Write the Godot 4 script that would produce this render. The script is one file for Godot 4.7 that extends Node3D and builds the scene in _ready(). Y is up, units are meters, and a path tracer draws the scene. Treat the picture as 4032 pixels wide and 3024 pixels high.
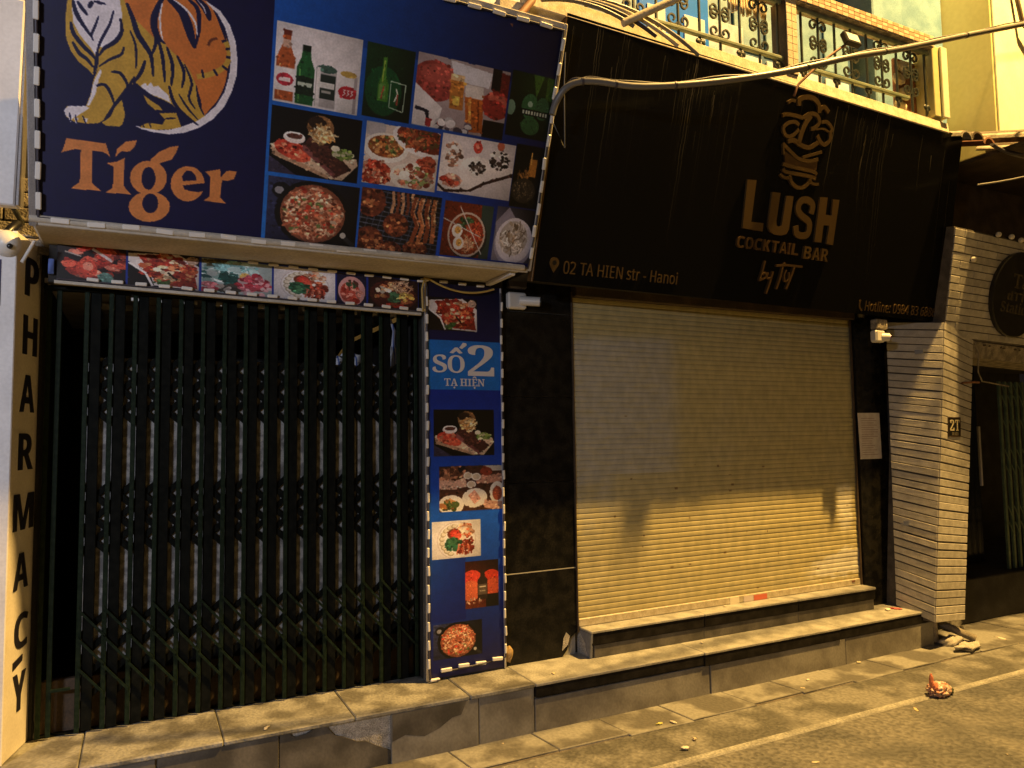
extends Node3D

# ---------------------------------------------------------------- names, things, parts
var taken := {}
var rng := RandomNumberGenerator.new()

func numbered(called: String) -> String:
	if not taken.has(called):
		taken[called] = 0
		return called
	taken[called] += 1
	return "%s_%03d" % [called, taken[called]]

func tag(o: Node, label: String, category: String, group := "") -> Node:
	o.set_meta("label", label)
	o.set_meta("category", category)
	if group:
		o.set_meta("group", group)
	return o

func thing(called: String, label: String, category: String, at := Vector3.ZERO, group := "") -> Node3D:
	var o := Node3D.new()
	o.name = numbered(called)
	add_child(o)
	o.position = at
	tag(o, label, category, group)
	return o

func begin() -> SurfaceTool:
	var st := SurfaceTool.new()
	st.begin(Mesh.PRIMITIVE_TRIANGLES)
	return st

func obj(called: String, st: SurfaceTool, m: Material, parent: Node = self) -> MeshInstance3D:
	return put(called, st.commit(), m, parent)

func put(called: String, mesh: Mesh, m: Material, parent: Node = self) -> MeshInstance3D:
	var o := MeshInstance3D.new()
	o.mesh = mesh
	o.material_override = m
	o.cast_shadow = GeometryInstance3D.SHADOW_CASTING_SETTING_ON
	if parent == self:
		o.name = numbered(called)
		add_child(o)
	else:
		o.name = called
		parent.add_child(o, true)
	return o

func structure(o: Node) -> Node:
	o.set_meta("kind", "structure")
	return o

# ---------------------------------------------------------------- shapes
func tri(st: SurfaceTool, a: Vector3, b: Vector3, c: Vector3, out: Vector3, ua := Vector2.ZERO, ub := Vector2.ZERO, uc := Vector2.ZERO) -> void:
	var n := (b - a).cross(c - a)
	if n.length_squared() < 1e-16:
		return
	var flip := n.dot(out) > 0.0
	n = n.normalized() * (1.0 if flip else -1.0)
	st.set_normal(n); st.set_uv(ua); st.add_vertex(a)
	if flip:
		st.set_normal(n); st.set_uv(uc); st.add_vertex(c)
		st.set_normal(n); st.set_uv(ub); st.add_vertex(b)
	else:
		st.set_normal(n); st.set_uv(ub); st.add_vertex(b)
		st.set_normal(n); st.set_uv(uc); st.add_vertex(c)

func quad(st: SurfaceTool, a: Vector3, b: Vector3, c: Vector3, d: Vector3, out: Vector3) -> void:
	# a bottom left, b bottom right, c top right, d top left
	tri(st, a, b, c, out, Vector2(0, 1), Vector2(1, 1), Vector2(1, 0))
	tri(st, a, c, d, out, Vector2(0, 1), Vector2(1, 0), Vector2(0, 0))

# a box between lo and hi with chamfered edges
func box(st: SurfaceTool, lo: Vector3, hi: Vector3, bev := 0.004, xf := Transform3D()) -> void:
	var c := (lo + hi) * 0.5
	var h := (hi - lo) * 0.5
	var b := minf(bev, minf(h.x, minf(h.y, h.z)) * 0.45)
	var s := [-1.0, 1.0]
	var p := func(sx: float, sy: float, sz: float, ax: int) -> Vector3:
		var v := Vector3(sx * (h.x - b), sy * (h.y - b), sz * (h.z - b))
		v[ax] = [sx, sy, sz][ax] * h[ax]
		return xf * (c + v)
	var bs := xf.basis
	for k in s:
		quad(st, p.call(k, -1, -k, 0), p.call(k, -1, k, 0), p.call(k, 1, k, 0), p.call(k, 1, -k, 0), bs * Vector3(k, 0, 0))
		quad(st, p.call(-1, k, -1, 1), p.call(1, k, -1, 1), p.call(1, k, 1, 1), p.call(-1, k, 1, 1), bs * Vector3(0, k, 0))
		quad(st, p.call(-1, -1, k, 2), p.call(1, -1, k, 2), p.call(1, 1, k, 2), p.call(-1, 1, k, 2), bs * Vector3(0, 0, k))
	for i in s:
		for j in s:
			quad(st, p.call(-1, i, j, 1), p.call(1, i, j, 1), p.call(1, i, j, 2), p.call(-1, i, j, 2), bs * Vector3(0, i, j))
			quad(st, p.call(i, -1, j, 0), p.call(i, 1, j, 0), p.call(i, 1, j, 2), p.call(i, -1, j, 2), bs * Vector3(i, 0, j))
			quad(st, p.call(i, j, -1, 0), p.call(i, j, 1, 0), p.call(i, j, 1, 1), p.call(i, j, -1, 1), bs * Vector3(i, j, 0))
			for k in s:
				tri(st, p.call(i, j, k, 0), p.call(i, j, k, 1), p.call(i, j, k, 2), bs * Vector3(i, j, k))

func a_box(lo: Vector3, hi: Vector3, bev := 0.004) -> SurfaceTool:
	var st := begin()
	box(st, lo, hi, bev)
	return st

# a plate whose front face has the corners a (bottom left), b, c, d, and whose back lies «back» behind
func plate(st: SurfaceTool, a: Vector3, b: Vector3, c: Vector3, d: Vector3, back: Vector3, bev := 0.003) -> void:
	var m := (a + b + c + d) * 0.25
	var i := [a, b, c, d]
	var o := []
	for v: Vector3 in i:
		o.append(v + back.normalized() * bev)
	var f := []
	for k in 4:
		var v: Vector3 = i[k]
		var p: Vector3 = i[(k + 3) % 4]
		var q: Vector3 = i[(k + 1) % 4]
		f.append(v + (p - v).normalized() * bev + (q - v).normalized() * bev)
	quad(st, f[0], f[1], f[2], f[3], -back)
	for k in 4:
		var l := (k + 1) % 4
		var out: Vector3 = (i[k] + i[l]) * 0.5 - m
		quad(st, o[k], o[l], f[l], f[k], out - back)
		quad(st, i[k] + back, i[l] + back, o[l], o[k], out)
	quad(st, a + back, b + back, c + back, d + back, back)

func tube(st: SurfaceTool, pts: Array, r: float, sides := 8, caps := true) -> void:
	var n := pts.size()
	var up := Vector3.UP
	var rings := []
	for i in n:
		var t: Vector3 = (pts[mini(i + 1, n - 1)] - pts[maxi(i - 1, 0)]).normalized()
		if absf(t.dot(up)) > 0.95:
			up = Vector3.RIGHT if absf(t.x) < 0.9 else Vector3.FORWARD
		var x := t.cross(up).normalized()
		up = x.cross(t).normalized()
		var ring := []
		for k in sides + 1:
			var a := TAU * k / sides
			ring.append(x * cos(a) + up * sin(a))
		rings.append(ring)
	for i in n - 1:
		for k in sides:
			var q := [[i, k], [i, k + 1], [i + 1, k + 1], [i + 1, k]]
			var order := [0, 1, 2, 0, 2, 3]
			var p0: Vector3 = pts[i] + rings[i][k] * r
			var nn: Vector3 = (rings[i][k + 1] - rings[i][k]).cross(pts[i + 1] - pts[i])
			if nn.dot(rings[i][k]) > 0.0:
				order = [0, 2, 1, 0, 3, 2]
			for o in order:
				var e = q[o]
				st.set_normal(rings[e[0]][e[1]])
				st.set_uv(Vector2(float(e[1]) / sides, e[0]))
				st.add_vertex(pts[e[0]] + rings[e[0]][e[1]] * r)
	if caps:
		for e in [0, n - 1]:
			var out: Vector3 = pts[e] - pts[1 if e == 0 else n - 2]
			for k in range(1, sides - 1):
				tri(st, pts[e] + rings[e][0] * r, pts[e] + rings[e][k] * r, pts[e] + rings[e][k + 1] * r, out)

func a_tube(pts: Array, r: float, sides := 8) -> SurfaceTool:
	var st := begin()
	tube(st, pts, r, sides)
	return st

# turned shape: profile of (radius, height along the local y of xf)
func lathe(st: SurfaceTool, prof: Array, xf: Transform3D, sides := 20, squash := Vector3.ONE) -> void:
	for i in prof.size() - 1:
		var a: Vector2 = prof[i]
		var b: Vector2 = prof[i + 1]
		var slope := Vector2(b.y - a.y, -(b.x - a.x)).normalized()
		for k in sides:
			var v := []
			var nn := []
			for e in [[a, k], [a, k + 1], [b, k + 1], [b, k]]:
				var t := TAU * float(e[1]) / sides
				v.append(xf * (Vector3(e[0].x * cos(t), e[0].y, e[0].x * sin(t)) * squash))
				nn.append((xf.basis * Vector3(slope.x * cos(t), slope.y, slope.x * sin(t))).normalized())
			for o in [[0, 1, 2], [0, 2, 3]]:
				var g: Vector3 = (v[o[1]] - v[o[0]]).cross(v[o[2]] - v[o[0]])
				if g.length_squared() < 1e-18:
					continue
				var list = o if g.dot(nn[o[0]]) < 0.0 else [o[0], o[2], o[1]]
				for j in list:
					st.set_normal(nn[j])
					st.add_vertex(v[j])

func ball(st: SurfaceTool, c: Vector3, r: Vector3, rings := 10, sides := 14, lump := 0.0, seed_ := 1) -> void:
	var noise := FastNoiseLite.new()
	noise.seed = seed_
	noise.frequency = 1.4
	var g := []
	for i in rings + 1:
		var row := []
		var th := PI * i / rings
		for k in sides + 1:
			var ph := TAU * (k % sides) / sides
			var dir := Vector3(sin(th) * cos(ph), cos(th), sin(th) * sin(ph))
			row.append(c + dir * r * (1.0 + lump * (noise.get_noise_3dv(dir * 1.3 + Vector3.ONE * seed_) + 0.35 * noise.get_noise_3dv(dir * 4.1 + Vector3.ONE * seed_))))
		g.append(row)
	for i in rings:
		for k in sides:
			for o in [[[i, k], [i + 1, k], [i + 1, k + 1]], [[i, k], [i + 1, k + 1], [i, k + 1]]]:
				var v := []
				var nn := []
				for e in o:
					var up: Vector3 = g[maxi(e[0] - 1, 0)][e[1]] - g[mini(e[0] + 1, rings)][e[1]]
					var across: Vector3 = g[clampi(e[0], 1, rings - 1)][(e[1] + 1) % sides] - g[clampi(e[0], 1, rings - 1)][(e[1] + sides - 1) % sides]
					var m := across.cross(up)
					if m.dot(g[e[0]][e[1]] - c) < 0.0:
						m = -m
					v.append(g[e[0]][e[1]])
					nn.append(m.normalized())
				var n: Vector3 = (v[1] - v[0]).cross(v[2] - v[0])
				if n.length_squared() < 1e-20:
					continue
				var l = [0, 1, 2] if n.dot(nn[0]) < 0.0 else [0, 2, 1]
				for j in l:
					st.set_normal(nn[j])
					st.add_vertex(v[j])

func pts2(flat: Array, from := 0) -> PackedVector2Array:
	var p := PackedVector2Array()
	for i in range(from, flat.size() - 1, 2):
		p.append(Vector2(flat[i], flat[i + 1]) * 0.001)
	return p

func smooth(p: PackedVector2Array, per := 6, closed := false) -> PackedVector2Array:
	var o := PackedVector2Array()
	var n := p.size()
	for i in (n if closed else n - 1):
		var a := p[(i - 1 + n) % n] if closed else p[maxi(i - 1, 0)]
		var b := p[i]
		var c := p[(i + 1) % n]
		var d := p[(i + 2) % n] if closed else p[mini(i + 2, n - 1)]
		for k in per:
			o.append(b.cubic_interpolate(c, a, d, float(k) / per))
	if not closed:
		o.append(p[n - 1])
	return o

# the outline of a pen stroke
func stroke(p: PackedVector2Array, w: float, taper: bool) -> PackedVector2Array:
	var s := smooth(p, 6)
	var left := PackedVector2Array()
	var right := PackedVector2Array()
	var n := s.size()
	for i in n:
		var t := (s[mini(i + 1, n - 1)] - s[maxi(i - 1, 0)]).normalized()
		var q := Vector2(-t.y, t.x)
		var f := float(i) / (n - 1)
		var h := w * 0.5
		if taper:
			h *= 0.12 + 0.88 * pow(sin(PI * clampf(f * 0.86 + 0.1, 0, 1)), 0.8)
		left.append(s[i] + q * h)
		right.append(s[i] - q * h)
	right.reverse()
	left.append_array(right)
	return left

# a raised shape on the plane of pl (x right, y up, z out of it)
func raise(st: SurfaceTool, p: PackedVector2Array, pl: Transform3D, z0: float, z1: float) -> void:
	var idx := Geometry2D.triangulate_polygon(p)
	var nz := pl.basis.z
	for i in range(0, idx.size(), 3):
		var v := []
		for k in 3:
			v.append(pl * Vector3(p[idx[i + k]].x, p[idx[i + k]].y, z1))
		tri(st, v[0], v[1], v[2], nz)
	var ccw := not Geometry2D.is_polygon_clockwise(p)
	for i in p.size():
		var a := p[i]
		var b := p[(i + 1) % p.size()]
		var e := (b - a)
		var out2 := Vector2(e.y, -e.x) if ccw else Vector2(-e.y, e.x)
		var out := pl.basis * Vector3(out2.x, out2.y, 0)
		quad(st, pl * Vector3(a.x, a.y, z0), pl * Vector3(b.x, b.y, z0), pl * Vector3(b.x, b.y, z1), pl * Vector3(a.x, a.y, z1), out)

# a raised pen stroke, strip by strip
func raise_stroke(st: SurfaceTool, p: PackedVector2Array, w: float, pl: Transform3D, z0: float, z1: float) -> void:
	var o := stroke(p, w, false)
	var n := o.size() / 2
	for i in n - 1:
		var a := o[i]
		var b := o[i + 1]
		var c := o[2 * n - 2 - i]
		var d := o[2 * n - 1 - i]
		var mid := (a + b + c + d) * 0.25
		var f := func(q: Vector2, z: float) -> Vector3: return pl * Vector3(q.x, q.y, z)
		quad(st, f.call(a, z1), f.call(b, z1), f.call(c, z1), f.call(d, z1), pl.basis.z)
		quad(st, f.call(a, z0), f.call(b, z0), f.call(b, z1), f.call(a, z1), pl.basis * Vector3(a.x - mid.x, a.y - mid.y, 0))
		quad(st, f.call(c, z0), f.call(d, z0), f.call(d, z1), f.call(c, z1), pl.basis * Vector3(c.x - mid.x, c.y - mid.y, 0))
	for e in [[0, 2 * n - 1], [n - 1, n]]:
		var a: Vector2 = o[e[0]]
		var b: Vector2 = o[e[1]]
		var mid := (o[n / 2] + o[2 * n - 1 - n / 2]) * 0.5
		var q: Vector2 = (a + b) * 0.5 - mid
		quad(st, pl * Vector3(a.x, a.y, z0), pl * Vector3(b.x, b.y, z0), pl * Vector3(b.x, b.y, z1), pl * Vector3(a.x, a.y, z1), pl.basis * Vector3(q.x, q.y, 0))

# lettering fitted into a rectangle (x0, y0)-(x1, y1) on the plane pl
func lettering(called: String, text: String, font: String, bold: bool, pl: Transform3D, x0: float, y0: float, x1: float, y1: float, depth: float, m: Material, parent: Node) -> MeshInstance3D:
	var f := SystemFont.new()
	f.font_names = PackedStringArray([font])
	f.font_weight = 700 if bold else 400
	var t := TextMesh.new()
	t.font = f
	t.text = text
	t.font_size = 48
	t.pixel_size = 0.01
	t.depth = 0.02
	t.curve_step = 2.0
	var o := put(called, t, m, parent)
	var bb := t.get_aabb()
	var s := Vector3((x1 - x0) / bb.size.x, (y1 - y0) / bb.size.y, depth / 0.02)
	var c := bb.get_center()
	o.transform = pl * Transform3D(Basis.from_scale(s), Vector3((x0 + x1) * 0.5 - c.x * s.x, (y0 + y1) * 0.5 - c.y * s.y, depth * 0.5))
	return o

# ---------------------------------------------------------------- materials
func lin(r: float, g: float, b: float) -> Color:
	return Color(r, g, b).linear_to_srgb()

func plain(c: Color, rough := 0.7, metal := 0.0, spec := 0.5) -> StandardMaterial3D:
	var m := StandardMaterial3D.new()
	m.albedo_color = c
	m.roughness = rough
	m.metallic = metal
	m.metallic_specular = spec
	return m

var noises := {}
func noise_image(size: int, freq: float, octaves: int, seed_: int) -> Image:
	var key := [size, freq, octaves, seed_]
	if not noises.has(key):
		var n := FastNoiseLite.new()
		n.seed = seed_
		n.noise_type = FastNoiseLite.TYPE_SIMPLEX_SMOOTH
		n.frequency = freq
		n.fractal_octaves = octaves
		noises[key] = n.get_seamless_image(size, size)
	return noises[key]

# a worn surface: broad patches between colours a and b, fine grain, small relief; the picture covers «metres» of the world
func worn(a: Color, b: Color, metres: float, seed_: int, rough := 0.8, grain := 0.12, relief := 0.0, patch := 0.012, sharp := 1.6, spec := 0.5) -> StandardMaterial3D:
	var size := 384
	var broad := noise_image(size, patch, 4, seed_)
	var fine := noise_image(size, 0.16, 3, seed_ + 50)
	var im := Image.create(size, size, false, Image.FORMAT_RGB8)
	for y in size:
		for x in size:
			var k := clampf((broad.get_pixel(x, y).r - 0.5) * sharp + 0.5, 0, 1)
			var g := 1.0 + (fine.get_pixel(x, y).r - 0.5) * grain * 2.0
			var c := a.lerp(b, k)
			im.set_pixel(x, y, Color(c.r * g, c.g * g, c.b * g))
	var m := StandardMaterial3D.new()
	m.albedo_texture = ImageTexture.create_from_image(im)
	m.roughness = rough
	m.metallic_specular = spec
	m.uv1_triplanar = true
	m.uv1_world_triplanar = true
	m.uv1_scale = Vector3.ONE / metres
	if relief > 0.0:
		var h := Image.create(size, size, false, Image.FORMAT_RGB8)
		h.copy_from(fine)
		h.convert(Image.FORMAT_RGBA8)
		h.bump_map_to_normal_map(relief)
		m.normal_enabled = true
		m.normal_texture = ImageTexture.create_from_image(h)
	return m

func printed(im: Image, rough := 0.45) -> StandardMaterial3D:
	var m := StandardMaterial3D.new()
	m.albedo_texture = ImageTexture.create_from_image(im)
	m.roughness = rough
	return m

# ---------------------------------------------------------------- drawing of prints (posters, advertising panels)
class Pad:
	var im: Image
	var o := Vector2.ZERO
	var s := Vector2.ONE
	var clip := Rect2i()
	var rng := RandomNumberGenerator.new()

	func _init(w: int, h: int, c: Color) -> void:
		im = Image.create(w, h, false, Image.FORMAT_RGB8)
		im.fill(c)
		whole()

	func whole() -> void:
		o = Vector2.ZERO
		s = Vector2.ONE
		clip = Rect2i(0, 0, im.get_width(), im.get_height())

	# later drawing is in units of this rectangle of pixels
	func view(x0: float, y0: float, x1: float, y1: float) -> void:
		o = Vector2(x0, y0)
		s = Vector2(x1 - x0, y1 - y0)
		clip = Rect2i(int(x0), int(y0), int(x1) - int(x0), int(y1) - int(y0)).intersection(Rect2i(0, 0, im.get_width(), im.get_height()))

	func span(y: int, xa: float, xb: float, c: Color) -> void:
		if y < clip.position.y or y >= clip.end.y:
			return
		var a := maxi(int(round(xa)), clip.position.x)
		var b := mini(int(round(xb)), clip.end.x)
		if b > a:
			im.fill_rect(Rect2i(a, y, b - a, 1), c)

	func rect(x0: float, y0: float, x1: float, y1: float, c: Color) -> void:
		im.fill_rect(Rect2i((o + Vector2(x0, y0) * s).round(), (Vector2(x1 - x0, y1 - y0) * s).round()).intersection(clip), c)

	func shade(c0: Color, c1: Color, c2: Color, c3: Color) -> void:
		# corners: top left, top right, bottom left, bottom right
		for y in range(clip.position.y, clip.end.y):
			var fy := (y - o.y) / s.y
			for x in range(clip.position.x, clip.end.x, 4):
				var fx := (x - o.x) / s.x
				im.fill_rect(Rect2i(x, y, mini(4, clip.end.x - x), 1), c0.lerp(c1, fx).lerp(c2.lerp(c3, fx), fy))

	func poly(p: PackedVector2Array, c: Color) -> void:
		var q := PackedVector2Array()
		var lo := 1e9
		var hi := -1e9
		for v in p:
			var w := o + v * s
			q.append(w)
			lo = minf(lo, w.y)
			hi = maxf(hi, w.y)
		for y in range(maxi(int(floor(lo)), clip.position.y), mini(int(ceil(hi)) + 1, clip.end.y)):
			var yy := y + 0.5
			var xs := []
			var j := q.size() - 1
			for i in q.size():
				var a := q[i]
				var b := q[j]
				if (a.y > yy) != (b.y > yy):
					xs.append(a.x + (yy - a.y) / (b.y - a.y) * (b.x - a.x))
				j = i
			xs.sort()
			for k in range(0, xs.size() - 1, 2):
				span(y, xs[k], xs[k + 1], c)

	# what a photograph has and flat shapes lack: small flecks of lighter and darker tone in the food, uneven light
	func photographic() -> void:
		for i in 700:
			var p := Vector2i(clip.position.x + rng.randi() % maxi(clip.size.x, 1), clip.position.y + rng.randi() % maxi(clip.size.y, 1))
			var c := im.get_pixelv(p)
			if c.s < 0.3 or c.v < 0.12:
				continue
			var g := rng.randf_range(0.62, 1.4)
			var q := (Vector2(p) - o) / s
			var z := rng.randf_range(0.006, 0.022)
			ell(q.x, q.y, z, z * s.x / s.y * rng.randf_range(0.4, 0.9), Color(c.r * g, c.g * g, c.b * g), rng.randf() * PI)
		var lx := rng.randf_range(0.3, 0.6)
		var ly := rng.randf_range(0.3, 0.5)
		for y in range(clip.position.y, clip.end.y):
			for x in range(clip.position.x, clip.end.x):
				var d := Vector2((x - o.x) / s.x - lx, (y - o.y) / s.y - ly).length_squared()
				var c := im.get_pixel(x, y)
				var g := 1.08 - 0.5 * d
				var k := (c.r + c.g + c.b) / 3.0 * g
				im.set_pixel(x, y, Color(lerpf(c.r * g, k, 0.12), lerpf(c.g * g, k, 0.12), lerpf(c.b * g, k, 0.12)))

	func ell(cx: float, cy: float, rx: float, ry: float, c: Color, rot := 0.0) -> void:
		var p := PackedVector2Array()
		var n := 10 if maxf(rx * s.x, ry * s.y) < 8 else 26
		for i in n:
			var a := TAU * i / n
			p.append(Vector2(cx, cy) + Vector2(rx * cos(a), ry * sin(a)).rotated(rot))
		poly(p, c)

	func line(flat: Array, w: float, c: Color) -> void:
		for i in range(0, flat.size() - 3, 2):
			var a := Vector2(flat[i], flat[i + 1])
			var b := Vector2(flat[i + 2], flat[i + 3])
			var t := (b - a) * s
			var q := Vector2(-t.y, t.x).normalized() * w * s.x * 0.5 / s
			poly(PackedVector2Array([a + q, b + q, b - q, a - q]), c)
			if i > 0:
				ell(a.x, a.y, w * 0.5, w * 0.5 * s.x / s.y, c)

	func blobs(n: int, cx: float, cy: float, rx: float, ry: float, size: float, cols: Array) -> void:
		for i in n:
			var a := rng.randf() * TAU
			var r := sqrt(rng.randf())
			var c: Color = cols[rng.randi() % cols.size()]
			var g := rng.randf_range(0.75, 1.2)
			var z := size * rng.randf_range(0.5, 1.3)
			ell(cx + rx * r * cos(a), cy + ry * r * sin(a), z, z * rng.randf_range(0.35, 0.9) * s.x / s.y, Color(c.r * g, c.g * g, c.b * g), rng.randf() * PI)

	func strips(n: int, cx: float, cy: float, rx: float, ry: float, length: float, w: float, cols: Array) -> void:
		for i in n:
			var a := rng.randf() * TAU
			var r := sqrt(rng.randf())
			var p := Vector2(cx + rx * r * cos(a), cy + ry * r * sin(a))
			var d := Vector2.from_angle(rng.randf() * TAU) * length * 0.5
			var e := d.orthogonal() * rng.randf_range(-0.5, 0.5)
			var c: Color = cols[rng.randi() % cols.size()]
			var g := rng.randf_range(0.75, 1.15)
			line([p.x - d.x, p.y - d.y, p.x + e.x, p.y + e.y, p.x + d.x, p.y + d.y], w, Color(c.r * g, c.g * g, c.b * g))

# dishes and drinks; each fills the pad's current view, 0..1 across and down
func dish_pan(p: Pad) -> void:
	p.shade(Color("33385f"), Color("0b0b12"), Color("23264a"), Color("050508"))
	p.ell(0.14, 0.2, 0.1, 0.13, Color("101018"))
	p.ell(0.12, 0.2, 0.05, 0.06, Color("8d8a94"))
	p.ell(0.5, 0.52, 0.42, 0.53, Color("0b0b10"))
	p.ell(0.5, 0.52, 0.36, 0.47, Color("8a4a32"))
	p.strips(260, 0.5, 0.52, 0.32, 0.42, 0.09, 0.022, [Color("e2906a"), Color("d47a55"), Color("f0b08a"), Color("b8553a"), Color("c86848"), Color("f3c39c")])
	p.blobs(60, 0.5, 0.52, 0.32, 0.42, 0.025, [Color("d8402c"), Color("a03020"), Color("6a7a40"), Color("f2cfae")])
	p.line([0.84, 0.82, 0.98, 0.98], 0.05, Color("2a2a30"))
	p.ell(0.85, 0.82, 0.035, 0.05, Color("cfc7c0"))

func dish_steak(p: Pad) -> void:
	p.rect(0, 0, 1, 1, Color("060508"))
	p.poly(PackedVector2Array([Vector2(0, 0.75), Vector2(0.3, 1.0), Vector2(0, 1)]), Color("3b3450"))
	p.poly(PackedVector2Array([Vector2(0.01, 0.58), Vector2(0.12, 0.5), Vector2(0.97, 0.62), Vector2(0.99, 0.72), Vector2(0.82, 0.99), Vector2(0.66, 0.98), Vector2(0.05, 0.7)]), Color("ecc6a4"))
	p.poly(PackedVector2Array([Vector2(0.01, 0.62), Vector2(0.66, 0.95), Vector2(0.66, 1), Vector2(0.05, 0.74)]), Color("c99a78"))
	p.ell(0.24, 0.62, 0.2, 0.13, Color("d8412e"), 0.4)
	p.ell(0.32, 0.7, 0.13, 0.09, Color("e45238"), 0.2)
	p.blobs(30, 0.24, 0.62, 0.17, 0.1, 0.03, [Color("ef6a4a"), Color("c23222"), Color("f08a66")])
	p.poly(PackedVector2Array([Vector2(0.42, 0.38), Vector2(0.55, 0.36), Vector2(0.92, 0.8), Vector2(0.75, 0.95), Vector2(0.36, 0.52)]), Color("4c2620"))
	p.poly(PackedVector2Array([Vector2(0.36, 0.5), Vector2(0.74, 0.9), Vector2(0.74, 0.98), Vector2(0.36, 0.6)]), Color("8a4a48"))
	p.blobs(80, 0.62, 0.62, 0.14, 0.16, 0.02, [Color("5d3026"), Color("3a1c18"), Color("7a4436")])
	p.ell(0.54, 0.22, 0.15, 0.19, Color("8d6038"))
	p.ell(0.5, 0.15, 0.1, 0.1, Color("2c1a12"))
	p.strips(40, 0.57, 0.32, 0.1, 0.12, 0.16, 0.02, [Color("e0b070"), Color("c88a48"), Color("f0d09a")])
	p.ell(0.26, 0.43, 0.12, 0.09, Color("e8d8d4"))
	p.ell(0.26, 0.4, 0.11, 0.06, Color("f4ece8"))
	p.ell(0.26, 0.41, 0.085, 0.04, Color("5a3028"))
	p.blobs(50, 0.82, 0.58, 0.12, 0.07, 0.03, [Color("6f8a3a"), Color("8aa04a"), Color("e6dcb0"), Color("54702c")])
	p.ell(0.72, 0.5, 0.05, 0.05, Color("e9dfc4"))

func dish_spicy(p: Pad) -> void:
	p.rect(0, 0, 1, 1, Color("120a0c"))
	p.poly(PackedVector2Array([Vector2(0, 0.1), Vector2(0.7, 0.0), Vector2(1, 0.3), Vector2(1, 1), Vector2(0.36, 0.95), Vector2(0.3, 0.62), Vector2(0, 0.35)]), Color("e2d6d2"))
	p.poly(PackedVector2Array([Vector2(0.13, 0.13), Vector2(0.6, 0.02), Vector2(0.92, 0.4), Vector2(0.98, 0.95), Vector2(0.5, 0.92), Vector2(0.3, 0.55)]), Color("9c2c1c"))
	p.blobs(150, 0.56, 0.45, 0.38, 0.4, 0.055, [Color("c8402a"), Color("a82a1c"), Color("e06a3c"), Color("7a1c14"), Color("d88a5a"), Color("b83424")])
	p.blobs(14, 0.56, 0.45, 0.34, 0.34, 0.05, [Color("efd8b4"), Color("e4c090")])
	p.line([0.55, 0.55, 0.68, 0.75], 0.03, Color("241a10"))
	p.line([0.0, 0.36, 0.24, 0.62, 0.34, 0.98], 0.035, Color("f2eae8"))
	p.ell(0.9, 0.14, 0.09, 0.12, Color("c9a28a"))
	p.blobs(6, 0.45, 0.85, 0.1, 0.06, 0.05, [Color("3c5a2a"), Color("56753a")])

func dish_platter(p: Pad) -> void:
	p.rect(0, 0, 1, 1, Color("ece6ea"))
	p.ell(0.5, 0.52, 0.4, 0.5, Color("d8ccd0"))
	p.ell(0.5, 0.52, 0.38, 0.475, Color("f2ecee"))
	for i in 9:
		var a := 2.0 + i * 0.32
		p.ell(0.5 + 0.3 * cos(a), 0.52 + 0.38 * sin(a), 0.055, 0.07, Color("b8a890"), a)
		p.ell(0.51 + 0.3 * cos(a), 0.51 + 0.38 * sin(a), 0.045, 0.05, Color("e6dccb"), a)
	p.blobs(60, 0.62, 0.62, 0.22, 0.28, 0.05, [Color("9c3424"), Color("c24a34"), Color("7c281c"), Color("b8583c")])
	p.blobs(36, 0.66, 0.28, 0.16, 0.2, 0.05, [Color("efb08c"), Color("e8d2c0"), Color("d86a48")])
	p.ell(0.45, 0.35, 0.14, 0.14, Color("7a3a26"))
	p.ell(0.46, 0.34, 0.1, 0.1, Color("d8382c"))
	p.ell(0.52, 0.4, 0.08, 0.08, Color("e6503c"))
	p.blobs(60, 0.42, 0.62, 0.16, 0.16, 0.045, [Color("2c5a3c"), Color("1f4a30"), Color("3f7450"), Color("2a6a4c")])
	for i in 6:
		p.line([0.55 + i * 0.045, 0.62, 0.5 + i * 0.06, 0.9], 0.03, Color("8a2c1c") if i % 2 else Color("d8745a"))

func dish_seafood(p: Pad) -> void:
	p.rect(0, 0, 1, 1, Color("d8c4b8"))
	p.ell(0.1, 0.08, 0.16, 0.14, Color("b9b0b4"))
	p.ell(0.28, 0.38, 0.3, 0.24, Color("e9e0d8"))
	p.ell(0.28, 0.36, 0.24, 0.18, Color("8e4a24"))
	p.blobs(60, 0.28, 0.36, 0.22, 0.16, 0.035, [Color("c87838"), Color("e09a58"), Color("9a4a22"), Color("f0c088"), Color("6a7a3a")])
	p.ell(0.76, 0.18, 0.42, 0.25, Color("ece4e4"), 0.25)
	p.ell(0.78, 0.15, 0.38, 0.2, Color("7a3020"), 0.25)
	p.strips(70, 0.78, 0.14, 0.34, 0.16, 0.16, 0.03, [Color("b8502c"), Color("8c341e"), Color("d87848"), Color("5a4a28")])
	p.ell(0.16, 0.8, 0.22, 0.2, Color("8a2418"))
	p.strips(70, 0.16, 0.8, 0.2, 0.18, 0.1, 0.03, [Color("c8442c"), Color("e0704c"), Color("9c2c1c"), Color("f0a888")])
	p.ell(0.68, 0.8, 0.32, 0.24, Color("e6dcd0"))
	p.blobs(90, 0.7, 0.78, 0.26, 0.18, 0.04, [Color("e8b090"), Color("c86a4c"), Color("f0dcc4"), Color("a84a34"), Color("8a9a5a")])
	p.ell(0.56, 0.78, 0.08, 0.08, Color("f4efe6"))
	p.blobs(40, 0.85, 0.55, 0.12, 0.12, 0.04, [Color("a03c28"), Color("c85a3c")])

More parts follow.
